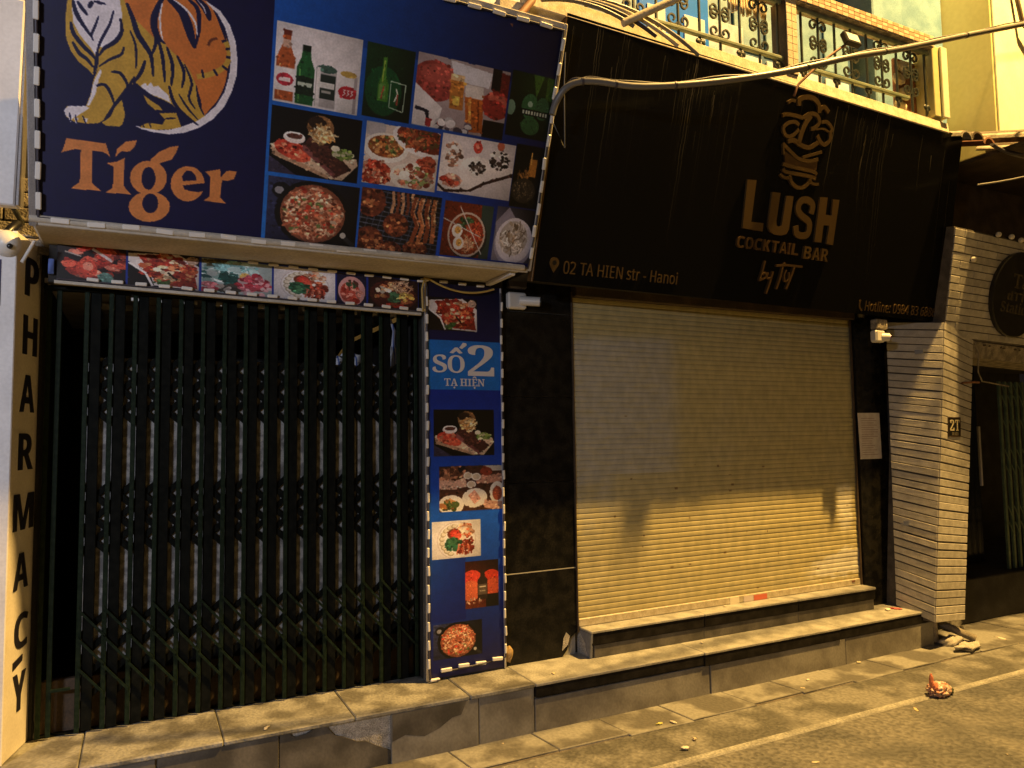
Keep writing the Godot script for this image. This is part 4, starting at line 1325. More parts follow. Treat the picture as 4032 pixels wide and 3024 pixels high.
# ---------------------------------------------------------------- pharmacy at the left edge
func pharmacy() -> void:
	var t := thing("pharmacy_sign", "tall white box sign at left reading PHARMACY down its cream side", "sign")
	var pl := Transform3D(Basis(Vector3(0.2357, 0, -0.9718), Vector3.UP, Vector3(0.9718, 0, 0.2357)), Vector3(-0.41, 0.26, -0.09))
	# local x runs towards the wall, so the front edge is at negative x
	var st := begin()
	plate(st, pl * Vector3(-0.328, 0.004, 0), pl * Vector3(0.0, 0.004, 0), pl * Vector3(0.0, 2.235, 0), pl * Vector3(-0.338, 2.25, 0), pl.basis.z * -0.02, 0.003)
	obj("side_panel", st, worn(lin(0.62, 0.58, 0.5), lin(0.7, 0.66, 0.58), 1.0, 27, 0.6, 0.05), t)
	var fr := begin()
	var a := pl * Vector3(-0.328, 0.004, 0.0)
	var b := pl * Vector3(-0.338, 2.25, 0.0)
	plate(fr, a - Vector3(0.75, 0, 0), a + Vector3(0.003, 0, 0), b + Vector3(0.003, 0, 0), b - Vector3(0.75, 0, 0), Vector3(0, 0, -0.02), 0.004)
	obj("front_panel", fr, M.white, t)
	var bk := begin()
	plate(bk, Vector3(-1.2, 0.262, -0.1), Vector3(-0.44, 0.262, -0.1), Vector3(-0.44, 2.4, -0.1), Vector3(-1.2, 2.4, -0.1), Vector3(0, 0, -0.3))
	obj("core", bk, M.dark, t)
	var ink := plain(lin(0.006, 0.005, 0.014), 0.6)
	var rows := [["P", -0.24, 1.992, -0.098, 2.165], ["H", -0.244, 1.728, -0.094, 1.902], ["A", -0.256, 1.472, -0.105, 1.637], ["R", -0.254, 1.217, -0.1, 1.377], ["M", -0.286, 0.955, -0.075, 1.113], ["A", -0.264, 0.70, -0.115, 0.855], ["C", -0.236, 0.44, -0.1, 0.592], ["Y", -0.236, 0.175, -0.108, 0.337]]
	for r in rows:
		lettering("lettering", r[0], "Droid Sans", true, pl * Transform3D(Basis(), Vector3(0, 0, 0.0005)), r[1], r[2], r[3], r[4], 0.004, ink, t)
	var ds := begin()
	raise(ds, PackedVector2Array([Vector2(-0.243, 0.362), Vector2(-0.15, 0.382), Vector2(-0.147, 0.41), Vector2(-0.243, 0.395)]), pl, 0.0, 0.004)
	obj("accent_mark", ds, ink, t)
	# letters of the front, cut by the edge of the picture
	var navy := plain(lin(0.02, 0.018, 0.08), 0.5)
	for e in [["N", 2.0, 2.2], ["H", 1.72, 1.93], ["A", 1.44, 1.64], ["T", 1.15, 1.35], ["H", 0.87, 1.07], ["U", 0.59, 0.79], ["O", 0.31, 0.51]]:
		var mid: float = (e[1] + e[2]) * 0.5
		var k := clampf((mid - 0.26) / 2.19, 0, 1)
		var edge := a.lerp(b, k)
		lettering("lettering", e[0], "Droid Sans", true, Transform3D(Basis(), Vector3(edge.x, 0, edge.z + 0.0)), -0.215, e[1] + 0.18, -0.052, e[2] + 0.18, 0.003, navy, t)
	var p := thing("pharmacy_top_sign", "white panel sign high at left beside the blue sign's edge", "sign")
	var q := begin()
	plate(q, Vector3(-1.6, 2.55, 0.44), Vector3(-0.475, 2.565, 0.44), Vector3(-0.44, 3.36, 0.60), Vector3(-1.6, 3.42, 0.60), Vector3(0, 0.03, -0.16), 0.006)
	obj("panel", q, M.white, p)
	var q2 := begin()
	plate(q2, Vector3(-0.474, 2.57, 0.43), Vector3(-0.462, 2.57, 0.43), Vector3(-0.43, 3.35, 0.588), Vector3(-0.441, 3.35, 0.588), Vector3(0, 0.03, -0.14), 0.002)
	obj("edge_trim", q2, M.alu, p)
	for k in 3:
		var s := begin()
		tube(s, [Vector3(-0.5 - k * 0.3, 2.6, 0.28), Vector3(-0.5 - k * 0.3, 2.6, -0.02)], 0.012, 6)
		obj("bracket", s, M.iron, p)
	var wl := thing("pharmacy_building", "grimy cream wall of the pharmacy seen below the white panel", "building")
	var bw := begin()
	for r in 6:
		for c in 4:
			var bx := begin()
			box(bx, Vector3(-1.42 + c * 0.25 + 0.1 * (r % 2), 2.40 + r * 0.07, -0.03), Vector3(-1.42 + c * 0.25 + 0.1 * (r % 2) + 0.245, 2.40 + r * 0.07 + 0.064, 0.02), 0.005)
			obj("brick", bx, M.plaster, wl)
	obj("wall", a_box(Vector3(-3.5, 0.0, -0.5), Vector3(-0.40, 7.0, -0.031), 0.01), M.dark, wl)

# ---------------------------------------------------------------- the bar: granite front, shutter, black fascia
func bar_front() -> void:
	var t := thing("bar_building", "bar front clad in polished black granite around the roller shutter", "building")
	obj("wall", a_box(Vector3(1.95, 0.0, -0.5), Vector3(5.2, 3.75, -0.02), 0.005), M.dark, t)
	obj("joint_backing", a_box(Vector3(1.907, 0.262, -0.018), Vector3(2.408, 2.55, 0.034), 0.001), M.grout, t)
	var ys := [0.263, 0.786, 1.314, 1.83, 2.345, 2.55]
	for i in 5:
		var st := begin()
		if i == 0:
			raise(st, PackedVector2Array([Vector2(1.908, 0.285), Vector2(1.93, 0.263), Vector2(2.30, 0.263), Vector2(2.335, 0.30), Vector2(2.35, 0.36), Vector2(2.406, 0.40), Vector2(2.406, 0.782), Vector2(1.908, 0.786)]), Transform3D(Basis(), Vector3(0, 0, 0.036)), 0.0, 0.022)
		else:
			box(st, Vector3(1.908, ys[i] + 0.003, 0.036), Vector3(2.406, ys[i + 1] - (0.0015 if i != 0 else 0.005), 0.058), 0.002)
		obj("granite_slab", st, M.granite, t)
	obj("grout_line", a_box(Vector3(1.91, 0.782, 0.05), Vector3(2.406, 0.7875, 0.0592), 0.001), M.grout, t)
	obj("shutter_reveal", a_box(Vector3(2.4075, 0.4, -0.018), Vector3(2.415, 2.5, 0.07), 0.002), M.brown, t)
	obj("granite_slab", a_box(Vector3(4.955, 0.263, -0.018), Vector3(5.30, 2.6, 0.095), 0.002), M.granite, t)
	obj("shutter_box", a_box(Vector3(2.416, 2.46, 0.04), Vector3(4.954, 2.6, 0.11), 0.004), M.brown, t)
	obj("soffit", a_box(Vector3(1.94, 2.515, 0.112), Vector3(5.38, 2.535, 0.43), 0.003), M.dark, t)
	var br := begin()
	raise(br, PackedVector2Array([Vector2(2.30, 0.30), Vector2(2.34, 0.33), Vector2(2.355, 0.38), Vector2(2.33, 0.405), Vector2(2.31, 0.37)]), Transform3D(Basis(), Vector3(0, 0, 0.04)), 0.0, 0.0195)
	obj("chipped_edge", br, M.mortar, t)

func roller_shutter() -> void:
	var t := thing("roller_shutter", "closed beige roller shutter under the black fascia", "shutter")
	# colour: beige, with a greyer field at upper left, white smears at lower right
	var im := Image.create(512, 416, false, Image.FORMAT_RGB8)
	var n1 := noise_image(512, 0.01, 4, 71)
	var n2 := noise_image(512, 0.03, 3, 72)
	var beige := lin(0.45, 0.395, 0.205)
	var pale := lin(0.45, 0.41, 0.26)
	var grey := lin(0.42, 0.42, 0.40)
	for y in 416:
		for x in 512:
			var u := x / 512.0
			var v := y / 416.0
			var a := n1.get_pixel(x % 512, y).r
			var b := n2.get_pixel(x % 512, (y * 3) % 512).r
			var c := beige.lerp(pale, clampf((a - 0.45) * 0.9, 0, 0.4))
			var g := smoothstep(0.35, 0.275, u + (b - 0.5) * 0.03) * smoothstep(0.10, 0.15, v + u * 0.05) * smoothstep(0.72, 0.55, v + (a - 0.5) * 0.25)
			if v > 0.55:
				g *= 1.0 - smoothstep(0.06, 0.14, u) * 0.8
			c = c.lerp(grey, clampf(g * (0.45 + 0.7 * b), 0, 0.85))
			g = smoothstep(0.02, 0.0, absf(v - (1.04 - u * 0.14)) - 0.035 * smoothstep(0.7, 0.95, u) - (b - 0.5) * 0.05) * smoothstep(0.74, 0.86, u)
			c = c.lerp(lin(0.72, 0.71, 0.66), clampf(g, 0, 0.65))
			g = smoothstep(0.9, 0.93, u) * smoothstep(0.985, 0.96, u) * smoothstep(0.6, 0.66, v) * smoothstep(0.82, 0.74, v) * b * 1.6
			c = c.lerp(lin(0.72, 0.71, 0.66), clampf(g, 0, 0.6))
			var s := 0.93 + 0.14 * n2.get_pixel((x * 2) % 512, y).r
			im.set_pixel(x, y, Color(c.r * s, c.g * s, c.b * s))
	for k in 26:
		var p := Vector2i(rng.randi_range(20, 490), rng.randi_range(150, 400))
		im.fill_rect(Rect2i(p, Vector2i(rng.randi_range(2, 5), rng.randi_range(1, 3))), lin(0.2, 0.14, 0.07))
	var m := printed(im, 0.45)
	var x0 := 2.416
	var x1 := 4.953
	var n := 60
	var y0 := 0.475
	var pitch := (2.465 - y0) / n
	for i in n:
		var st := begin()
		var a := y0 + i * pitch
		var prof := [Vector2(0.0, 0.0), Vector2(0.06, 0.003), Vector2(0.2, 0.0046), Vector2(0.5, 0.0052), Vector2(0.8, 0.0046), Vector2(0.93, 0.003), Vector2(1.0, 0.0012)]
		for k in prof.size() - 1:
			var p: Vector2 = prof[k]
			var q: Vector2 = prof[k + 1]
			var ya := a + p.x * pitch
			var yb := a + q.x * pitch
			var va := (2.465 - ya) / 2.04
			var vb := (2.465 - yb) / 2.04
			var sl := 0.0022 * sin(i * 1.3) * sin(i * 0.37)
			var A := Vector3(x0, ya, 0.052 + p.y)
			var B := Vector3(x1, ya, 0.052 + p.y + sl)
			var C := Vector3(x1, yb, 0.052 + q.y + sl)
			var D := Vector3(x0, yb, 0.052 + q.y)
			tri(st, A, B, C, Vector3.BACK, Vector2(0, va), Vector2(1, va), Vector2(1, vb))
			tri(st, A, C, D, Vector3.BACK, Vector2(0, va), Vector2(1, vb), Vector2(0, vb))
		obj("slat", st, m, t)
	var bb := obj("bottom_bar", a_box(Vector3(x0, 0.426, 0.045), Vector3(x1, 0.4745, 0.066), 0.005), worn(lin(0.42, 0.36, 0.24), lin(0.55, 0.49, 0.36), 0.6, 75, 0.5, 0.1, 0.0, 0.03, 2.0), t)
	obj("guide_rail", a_box(Vector3(4.935, 0.426, 0.064), Vector3(4.954, 2.455, 0.075), 0.003), M.brown, t)
	obj("lock_plate", a_box(Vector3(4.84, 0.452, 0.066), Vector3(4.875, 0.466, 0.07), 0.002), M.rust, bb)

func fascia_sign() -> void:
	var t := thing("fascia_sign", "wide glossy black cocktail bar sign with gold letters leaning forward", "sign")
	var pl := fascia_plane
	# dust runs on the black panel
	var size := Vector2i(1024, 420)
	var im := Image.create(size.x, size.y, false, Image.FORMAT_RGB8)
	var n1 := noise_image(512, 0.02, 3, 81)
	im.fill(lin(0.006, 0.006, 0.006))
	var r := RandomNumberGenerator.new()
	r.seed = 5
	for k in 110:
		var x := r.randf() * size.x
		if r.randf() < 0.7:
			x = size.x * ([0.12, 0.25, 0.3, 0.33, 0.55, 0.68, 0.72][r.randi() % 7] + 0.025 * r.randfn())
		x = clampf(x, 2.0, size.x - 4.0)
		var top := int(absf(r.randfn()) * 40.0)
		var length := int(30 + 280 * pow(r.randf(), 2.2))
		var c := 0.012 + 0.15 * pow(r.randf(), 3.0)
		var wd := 1 if r.randf() < 0.85 else 2
		for y in range(top, mini(top + length, size.y)):
			var f := c * (0.4 + n1.get_pixel(int(x) % 512, y % 512).r) * (1.0 - float(y - top) / length)
			var xx := clampi(int(x + 2.5 * (n1.get_pixel(y % 512, int(x) % 512).r - 0.5)), 0, size.x - 3)
			im.fill_rect(Rect2i(xx, y, wd, 1), lin(0.006 + f, 0.006 + f * 0.86, 0.006 + f * 0.6))
	var m := printed(im, 0.2)
	m.metallic_specular = 0.22
	var st := begin()
	var q := func(u: float, v: float, z: float) -> Vector3: return pl * Vector3(u, v, z)
	quad(st, q.call(1.925, 0.0, 0.0), q.call(5.50, -0.03, 0.0), q.call(5.36, 1.335, 0.0), q.call(1.975, 1.41, 0.0), pl.basis.z)
	obj("panel", st, m, t)
	var bk := begin()
	plate(bk, q.call(1.925, 0.0, -0.002), q.call(5.50, -0.03, -0.002), q.call(5.36, 1.335, -0.002), q.call(1.975, 1.41, -0.002), pl.basis.z * -0.05, 0.002)
	obj("case", bk, M.black, t)
	var tr := begin()
	plate(tr, q.call(1.915, -0.004, 0.006), q.call(1.924, -0.004, 0.006), q.call(1.974, 1.39, 0.006), q.call(1.965, 1.39, 0.006), pl.basis.z * -0.05, 0.002)
	obj("edge_trim", tr, M.gold_dark, t)
	# emblem
	for e in EMBLEM.curl:
		var s := begin()
		raise_stroke(s, pts2(e, 1), e[0] * 0.0005, pl, 0.0, 0.014)
		obj("emblem_stroke", s, M.gold, t)
	for e in EMBLEM.fill:
		var s := begin()
		raise(s, pts2(e), pl, 0.0, 0.012)
		obj("emblem_glass", s, M.gold_dark, t)
	for e in EMBLEM.swoosh + EMBLEM.bowl:
		var s := begin()
		raise_stroke(s, pts2(e, 1), e[0] * 0.00046, pl, 0.0, 0.016)
		obj("emblem_stroke", s, M.gold, t)
	# LUSH
	for k in ["l", "u", "h"]:
		for e in EMBLEM[k]:
			var s := begin()
			raise(s, pts2(e), pl, 0.0, 0.014)
			obj("letter", s, M.gold, t)
	for e in EMBLEM.s:
		var s := begin()
		raise_stroke(s, pts2(e, 1), e[0] * 0.0005, pl, 0.0, 0.014)
		obj("letter", s, M.gold, t)
	for e in EMBLEM.script:
		var s := begin()
		raise_stroke(s, pts2(e, 1), e[0] * 0.0006, pl, 0.0, 0.018)
		obj("script_stroke", s, M.gold_dark, t)
	var x := 3.337
	for c in "COCKTAIL":
		var wd := 0.062 if c != "I" else 0.022
		lettering("letter", c, "Droid Sans", true, pl, x, 0.325, x + wd, 0.398, 0.018, M.gold_dark, t)
		x += wd + 0.0115
	x = 3.925
	for c in "BAR":
		lettering("letter", c, "Droid Sans", true, pl, x, 0.31, x + 0.068, 0.392, 0.018, M.gold, t)
		x += 0.082
	# address and telephone line
	var s := begin()
	var pin := PackedVector2Array()
	for k in 15:
		var a := deg_to_rad(-35 + k * 250.0 / 14.0)
		pin.append(Vector2(2.048 + 0.03 * cos(a), 0.110 + 0.03 * sin(a)))
	pin.append(Vector2(2.048, 0.055))
	var hole := PackedVector2Array()
	raise(s, pin, pl, 0.0, 0.006)
	obj("map_pin", s, M.gold, t)
	s = begin()
	for k in 16:
		hole.append(Vector2(2.048 + 0.0135 * cos(TAU * k / 16.0), 0.110 + 0.0135 * sin(TAU * k / 16.0)))
	raise(s, hole, pl, 0.006, 0.0075)
	obj("map_pin_hole", s, M.black, t)
	lettering("lettering", "02 TA HIEN str - Hanoi", "Droid Sans", false, pl, 2.110, 0.055, 2.915, 0.128, 0.006, M.gold, t)
	s = begin()
	raise_stroke(s, pts2([4562, 78, 4556, 60, 4562, 30, 4584, 8, 4592, 6]), 0.011, pl, 0.0, 0.006)
	obj("phone_mark", s, M.gold, t)
	lettering("lettering", "Hotline: 0984 83 6886", "Droid Sans", false, pl, 4.618, 0.004, 5.405, 0.078, 0.006, M.gold, t)

# ---------------------------------------------------------------- balcony over the bar
func curl_mesh(flip: float, up: float) -> ArrayMesh:
	var p := PackedVector2Array()
	for k in 15:
		var a := k * 0.52
		var rr := 0.042 * (1.0 - k / 19.0)
		p.append(Vector2(flip * (0.042 - rr * cos(a)), up * (rr * sin(a) + 0.03)))
	p.insert(0, Vector2(0.0, -up * 0.03))
	var st := begin()
	raise_stroke(st, p, 0.010, Transform3D(), -0.006, 0.006)
	return st.commit()

func balcony() -> void:
	var t := thing("balcony", "balcony with scrolled iron railings above the black fascia", "balcony")
	var z := 0.75
	obj("floor_slab", a_box(Vector3(1.6, 3.772, -0.3), Vector3(5.19, 3.84, 0.74), 0.005), M.sill, t)
	var sl := begin()
	plate(sl, Vector3(1.75, 3.80, 0.79), Vector3(5.20, 3.735, 0.78), Vector3(5.20, 3.812, 0.77), Vector3(1.75, 3.90, 0.78), Vector3(0, 0, -0.1), 0.006)
	obj("sill", sl, M.sill, t)
	obj("lower_rail", a_box(Vector3(2.02, 3.932, z - 0.016), Vector3(3.58, 3.957, z + 0.014), 0.006), M.rail, t)
	obj("lower_rail", a_box(Vector3(3.69, 3.915, z - 0.016), Vector3(4.80, 3.942, z + 0.014), 0.006), M.rail, t)
	obj("top_rail", a_box(Vector3(3.69, 4.295, z - 0.016), Vector3(5.04, 4.325, z + 0.014), 0.006), M.rail, t)
	obj("top_rail", a_box(Vector3(1.8, 4.30, z - 0.016), Vector3(3.58, 4.33, z + 0.014), 0.006), M.rail, t)
	# tiled coping and posts, tile by tile
	var bed := obj("coping_bed", a_box(Vector3(1.8, 4.327, z - 0.066), Vector3(5.03, 4.416, z + 0.046), 0.001), M.plaster, t)
	for k in 60:
		var x := 1.8 + k * 0.056
		if x > 5.02:
			break
		for r in 3:
			obj("tile", a_box(Vector3(x, 4.336 + r * 0.027, z - 0.07), Vector3(x + 0.0545, 4.336 + r * 0.027 + 0.0255, z + 0.05), 0.002), M.tile_a if (k + r) % 2 else M.tile_b, bed)
	var post := obj("post", a_box(Vector3(3.588, 3.84, z - 0.09), Vector3(3.682, 4.335, z + 0.03), 0.003), M.brown, t)
	for r in 10:
		for c in 2:
			obj("tile", a_box(Vector3(3.59 + c * 0.046, 3.845 + r * 0.049, z + 0.0305), Vector3(3.634 + c * 0.046, 3.892 + r * 0.049, z + 0.037), 0.002), M.tile_a if (c + r) % 2 else M.sill, post)
	obj("end_post", a_box(Vector3(5.045, 3.84, z - 0.12), Vector3(5.18, 4.36, z + 0.03), 0.004), M.yellow_wall, t)
	obj("lit_end_trim", a_box(Vector3(5.115, 3.835, z + 0.031), Vector3(5.185, 4.36, z + 0.05), 0.004), M.lit_wall, t)  # paler strip paints the lamp-struck brightness of the post's edge
	var bar := a_box(Vector3(-0.007, 3.84, z - 0.012), Vector3(0.007, 4.30, z + 0.002), 0.002).commit()
	var curls := []
	for fl in [-1.0, 1.0]:
		for up in [-1.0, 1.0]:
			curls.append(curl_mesh(fl, up))
	var k := 0
	for seg in [[2.12, 3.55, 10], [3.76, 5.0, 9]]:
		for i: int in seg[2]:
			var x: float = lerpf(seg[0], seg[1], i / (seg[2] - 1.0))
			put("baluster", bar, M.iron, t).position.x = x
			if i % 2 == k % 2:
				for y in [4.05, 4.19]:
					for c in 4:
						put("scroll", curls[c], M.iron, t).position = Vector3(x, y + (0.02 if c % 2 else -0.02), z - 0.006)
			else:
				var lf := begin()
				ball(lf, Vector3(x - 0.016, 3.90, z), Vector3(0.022, 0.02, 0.008), 6, 8, 0.3, 3)
				ball(lf, Vector3(x + 0.016, 3.90, z), Vector3(0.022, 0.02, 0.008), 6, 8, 0.3, 5)
				ball(lf, Vector3(x, 3.872, z), Vector3(0.012, 0.03, 0.008), 6, 8, 0.2, 6)
				obj("leaf_casting", lf, M.iron, t)
		k += 1
	# what stands on the balcony
	var wl := thing("balcony_wall", "pale and teal boarded wall behind the balcony railing", "wall")
	obj("frame", a_box(Vector3(1.6, 3.842, -0.05), Vector3(5.2, 4.9, 0.0), 0.004), M.teal_dark, wl)
	for i in 11:
		obj("board", a_box(Vector3(1.66 + i * 0.32, 3.95, 0.002), Vector3(1.66 + i * 0.32 + 0.27, 4.42, 0.02), 0.004), M.pale, wl)
	for i in 11:
		obj("board", a_box(Vector3(1.66 + i * 0.32, 4.48, 0.002), Vector3(1.66 + i * 0.32 + 0.27, 4.88, 0.02), 0.004), M.teal, wl)
	var bs := thing("blue_board", "bright blue and white board standing behind the left balcony railing", "board", Vector3(3.0, 3.842, 0.42))
	obj("panel", a_box(Vector3(-0.3, 0.0, 0), Vector3(0.26, 0.95, 0.03), 0.006), plain(lin(0.012, 0.2, 0.95), 0.3), bs)
	var wf := plain(lin(0.62, 0.72, 0.86), 0.35)
	obj("white_field", a_box(Vector3(-0.24, 0.26, 0.031), Vector3(-0.1, 0.42, 0.036), 0.003), wf, bs)
	obj("white_field", a_box(Vector3(0.05, 0.08, 0.031), Vector3(0.22, 0.42, 0.036), 0.003), wf, bs)
	obj("white_field", a_box(Vector3(-0.1, 0.6, 0.031), Vector3(0.12, 0.9, 0.036), 0.003), wf, bs)
	var cb := thing("cream_board", "cream board leaning behind the railing left of the tiled post", "board", Vector3(3.42, 3.842, 0.36))
	obj("panel", a_box(Vector3(-0.16, 0.0, 0), Vector3(0.2, 0.5, 0.03), 0.006), M.pale, cb)
	obj("foot", a_box(Vector3(-0.12, 0.0, 0.031), Vector3(0.16, 0.06, 0.06), 0.006), M.teal_dark, cb)
	var cd := thing("carved_board", "tan ridged board behind the right end of the balcony railing", "board", Vector3(4.98, 3.842, 0.62))
	obj("panel", a_box(Vector3(-0.17, 0.0, 0), Vector3(0.06, 0.44, 0.03), 0.008), M.rust, cd)
	for i in 4:
		var s := begin()
		ball(s, Vector3(-0.14 + 0.06 * (i % 2), 0.08 + i * 0.1, 0.035), Vector3(0.07, 0.045, 0.02), 7, 10, 0.4, i)
		obj("ridge", s, M.sill, cd)
	var fr := thing("straw_fringe", "yellow straw fringe hanging over the balcony left of the post", "blind", Vector3(3.42, 4.25, 0.62))
	for i in 16:
		var s := begin()
		var x := -0.16 + i * 0.021
		tube(s, [Vector3(x, 0.2, 0), Vector3(x + 0.004, 0.08, 0.006), Vector3(x + 0.01 * sin(i * 2.0), 0.012 * sin(i * 5.0), 0.012)], 0.0095, 5)
		obj("straw", s, M.tile_a, fr)

# ---------------------------------------------------------------- the house of white bricks at the right
func lerp3(a: Vector3, b: Vector3, k: float) -> Vector3:
	return a.lerp(b, k)

func brick_house() -> void:
	var t := thing("white_brick_house", "narrow shop of long white bricks at the right edge", "building")
	# the pillar: side face towards the bar and front face, each course one brick
	var A0 := Vector3(5.16, 0.268, 0.2)
	var A1 := Vector3(5.255, 2.45, 0.16)
	var B0 := Vector3(5.175, 0.20, 0.488)
	var B1 := Vector3(5.395, 2.40, 0.535)
	var C0 := Vector3(5.55, 0.17, 0.46)
	var C1 := Vector3(5.79, 2.31, 0.50)
	var core := begin()
	plate(core, A0, B0, B1, A1, Vector3(0.25, 0, -0.08), 0.002)
	obj("pillar_core", core, M.joint, t)
	core = begin()
	plate(core, B0 + Vector3(0.002, 0, 0), C0, C1, B1 + Vector3(0.002, 0, 0), Vector3(0.0, 0, -0.45), 0.002)
	obj("pillar_core", core, M.joint, t)
	var n := 38
	for i in n:
		var k0 := (i + rng.randf_range(0.03, 0.12)) / n
		var k1 := (i + rng.randf_range(0.88, 0.97)) / n
		var o := Vector3(-0.008 - 0.003 * rng.randf(), 0, 0)
		var st := begin()
		plate(st, A0.lerp(A1, k0) + o, B0.lerp(B1, k0) + o, B0.lerp(B1, k1) + o, A0.lerp(A1, k1) + o, -o * 0.9, 0.0025)
		obj("brick", st, M.brick[rng.randi() % 4], t)
		st = begin()
		o = Vector3(0, 0, 0.008 + 0.003 * rng.randf())
		var dx := Vector3(-0.007, 0, 0)
		plate(st, B0.lerp(B1, k0) + o + dx, C0.lerp(C1, k0) + o, C0.lerp(C1, k1) + o, B0.lerp(B1, k1) + o + dx, -o * 0.9, 0.0025)
		obj("brick", st, M.brick[rng.randi() % 4], t)
	# brick band over the door, leaning forward
	var pl := brick_plane
	var q := func(u: float, v: float, z: float) -> Vector3: return pl * Vector3(u, v, z)
	var bk := begin()
	plate(bk, q.call(5.405, -0.06, -0.008), q.call(8.6, -0.14, -0.008), q.call(8.5, 0.68, -0.008), q.call(5.36, 0.76, -0.008), pl.basis.z * -0.12, 0.002)
	obj("band_core", bk, M.joint, t)
	var h := 0.0572
	for r in 14:
		var v0 := -0.05 + r * h
		var x := 5.41 - (v0 + 0.05) * 0.055
		var k := 0
		while x < 7.2:
			var wd: float = rng.randf_range(0.16, 0.42)
			if k == 0:
				wd = 0.10 + 0.02 * (r % 3) if r % 2 else 0.28
			var x1 := x + wd
			var d := func(xx: float) -> float: return -0.026 * (xx - 5.4)
			var st := begin()
			var z := 0.001 * rng.randf_range(-1, 1.5)
			plate(st, q.call(x, v0 + 0.004 + d.call(x), z), q.call(x1 - 0.004, v0 + 0.004 + d.call(x1), z), q.call(x1 - 0.004, v0 + h - 0.003 + d.call(x1), z), q.call(x, v0 + h - 0.003 + d.call(x), z), pl.basis.z * -0.008, 0.0025)
			obj("brick", st, M.brick[rng.randi() % 4], t)
			x = x1
			k += 1
	# crumbling lintel underneath, with hollow brick ends
	var lt := begin()
	plate(lt, Vector3(5.77, 2.16, 0.46), Vector3(8.6, 2.06, 0.46), Vector3(8.6, 2.18, 0.5), Vector3(5.42, 2.30, 0.5), Vector3(0, 0, -0.3), 0.01)
	obj("lintel", lt, M.plaster, t)
	for k in 7:
		var s := begin()
		ball(s, Vector3(5.84 + k * 0.1 + 0.03 * sin(k * 2.7), 2.262 - k * 0.0045, 0.488), Vector3(0.02 + 0.008 * sin(k * 1.9), 0.007 + 0.003 * sin(k * 3.0), 0.014), 6, 10, 0.5, k)
		obj("brick_hollow", s, M.brown, t)
	obj("upper_wall", a_box(Vector3(5.25, 3.05, 0.2), Vector3(9, 3.75, 0.3), 0.01), M.brown, t)
	obj("inner_wall", a_box(Vector3(5.4, 0.0, -1.4), Vector3(9.5, 3.2, -1.2), 0.01), M.dark, t)
	obj("inner_ceiling", a_box(Vector3(5.4, 2.25, -1.2), Vector3(9.5, 2.4, 0.2), 0.01), M.dark, t)
	var pb := begin()
	plate(pb, Vector3(5.72, 0.0, 0.14), Vector3(9.5, 0.0, 0.14), Vector3(9.5, 0.36, 0.14), Vector3(5.72, 0.36, 0.14), Vector3(0, 0, -1.3), 0.01)
	obj("plinth", pb, M.dark, t)
	obj("door_glass", a_box(Vector3(6.3, 0.38, -0.25), Vector3(7.0, 2.2, -0.235), 0.002), plain(lin(0.012, 0.014, 0.03), 0.12), t)
	obj("door_edge", a_box(Vector3(6.60, 1.1, 0.0), Vector3(6.625, 1.62, 0.02), 0.003), plain(lin(0.3, 0.3, 0.36), 0.4), t)
	# folding gate of the shop, drawn to the right
	var g := thing("green_folding_gate", "pale green folding gate pushed aside at the far right edge", "gate", Vector3(0, 0, 0.06))
	var st := begin()
	box(st, Vector3(-0.011, 0.365, -0.012), Vector3(0.011, 2.02, 0.012), 0.003)
	var slat := st.commit()
	var cross := []
	for s in [-1.0, 1.0]:
		var sc := begin()
		plate(sc, Vector3(-0.03, -0.009 - s * 0.05, 0.016), Vector3(0.03, -0.009 + s * 0.05, 0.016), Vector3(0.03, 0.009 + s * 0.05, 0.016), Vector3(-0.03, 0.009 - s * 0.05, 0.016), Vector3(0, 0, -0.004), 0.001)
		cross.append(sc.commit())
	for k in 9:
		var x := 6.86 + k * 0.088
		var b := put("bar", slat, M.gate_green, g)
		b.position = Vector3(x, 0, 0)
		b.scale.x = 1.35
		for y in [0.72, 0.86, 1.22, 1.36, 1.62, 1.84, 1.95]:
			put("lattice_strap", cross[0], M.gate_green, g).position = Vector3(x + 0.044, y, 0)
	for k in 3:
		var x := 5.98 + k * 0.1
		var b := put("bar", slat, M.brown, g)
		b.position = Vector3(x, 0, -0.03)
		for y in [0.75, 0.95, 1.3, 1.75]:
			put("lattice_strap", cross[0], M.brown, g).position = Vector3(x + 0.05, y, -0.03)
	# house number plate, round sign
	var p := thing("house_number", "small black plate reading 2T on the white brick pillar", "sign")
	var pp := Transform3D(Basis(Vector3(0.993, -0.012, -0.08).normalized(), Vector3(0.075, 0.995, 0.02).normalized(), Vector3(0.08, -0.02, 0.99).normalized()), Vector3(5.475, 1.615, 0.513)).orthonormalized()
	var s3 := begin()
	box(s3, Vector3(-0.088, -0.075, -0.004), Vector3(0.088, 0.075, 0.006), 0.003, pp)
	obj("plate", s3, M.black, p)
	for e in [[-0.084, -0.071, 0.084, -0.067], [-0.084, 0.067, 0.084, 0.071], [-0.084, -0.066, -0.08, 0.066], [0.08, -0.066, 0.084, 0.066]]:
		var b := begin()
		box(b, Vector3(e[0], e[1], 0.006), Vector3(e[2], e[3], 0.008), 0.0005, pp)
		obj("border", b, M.gold_dark, p)
	var ivory := plain(lin(0.4, 0.36, 0.24), 0.5)
	lettering("lettering", "2", "Droid Serif", true, pp * Transform3D(Basis(), Vector3(0, 0, 0.006)), -0.06, -0.028, -0.005, 0.055, 0.002, ivory, p)
	lettering("lettering", "T", "Droid Serif", true, pp * Transform3D(Basis(), Vector3(0, 0, 0.006)), 0.008, -0.028, 0.068, 0.055, 0.002, ivory, p)
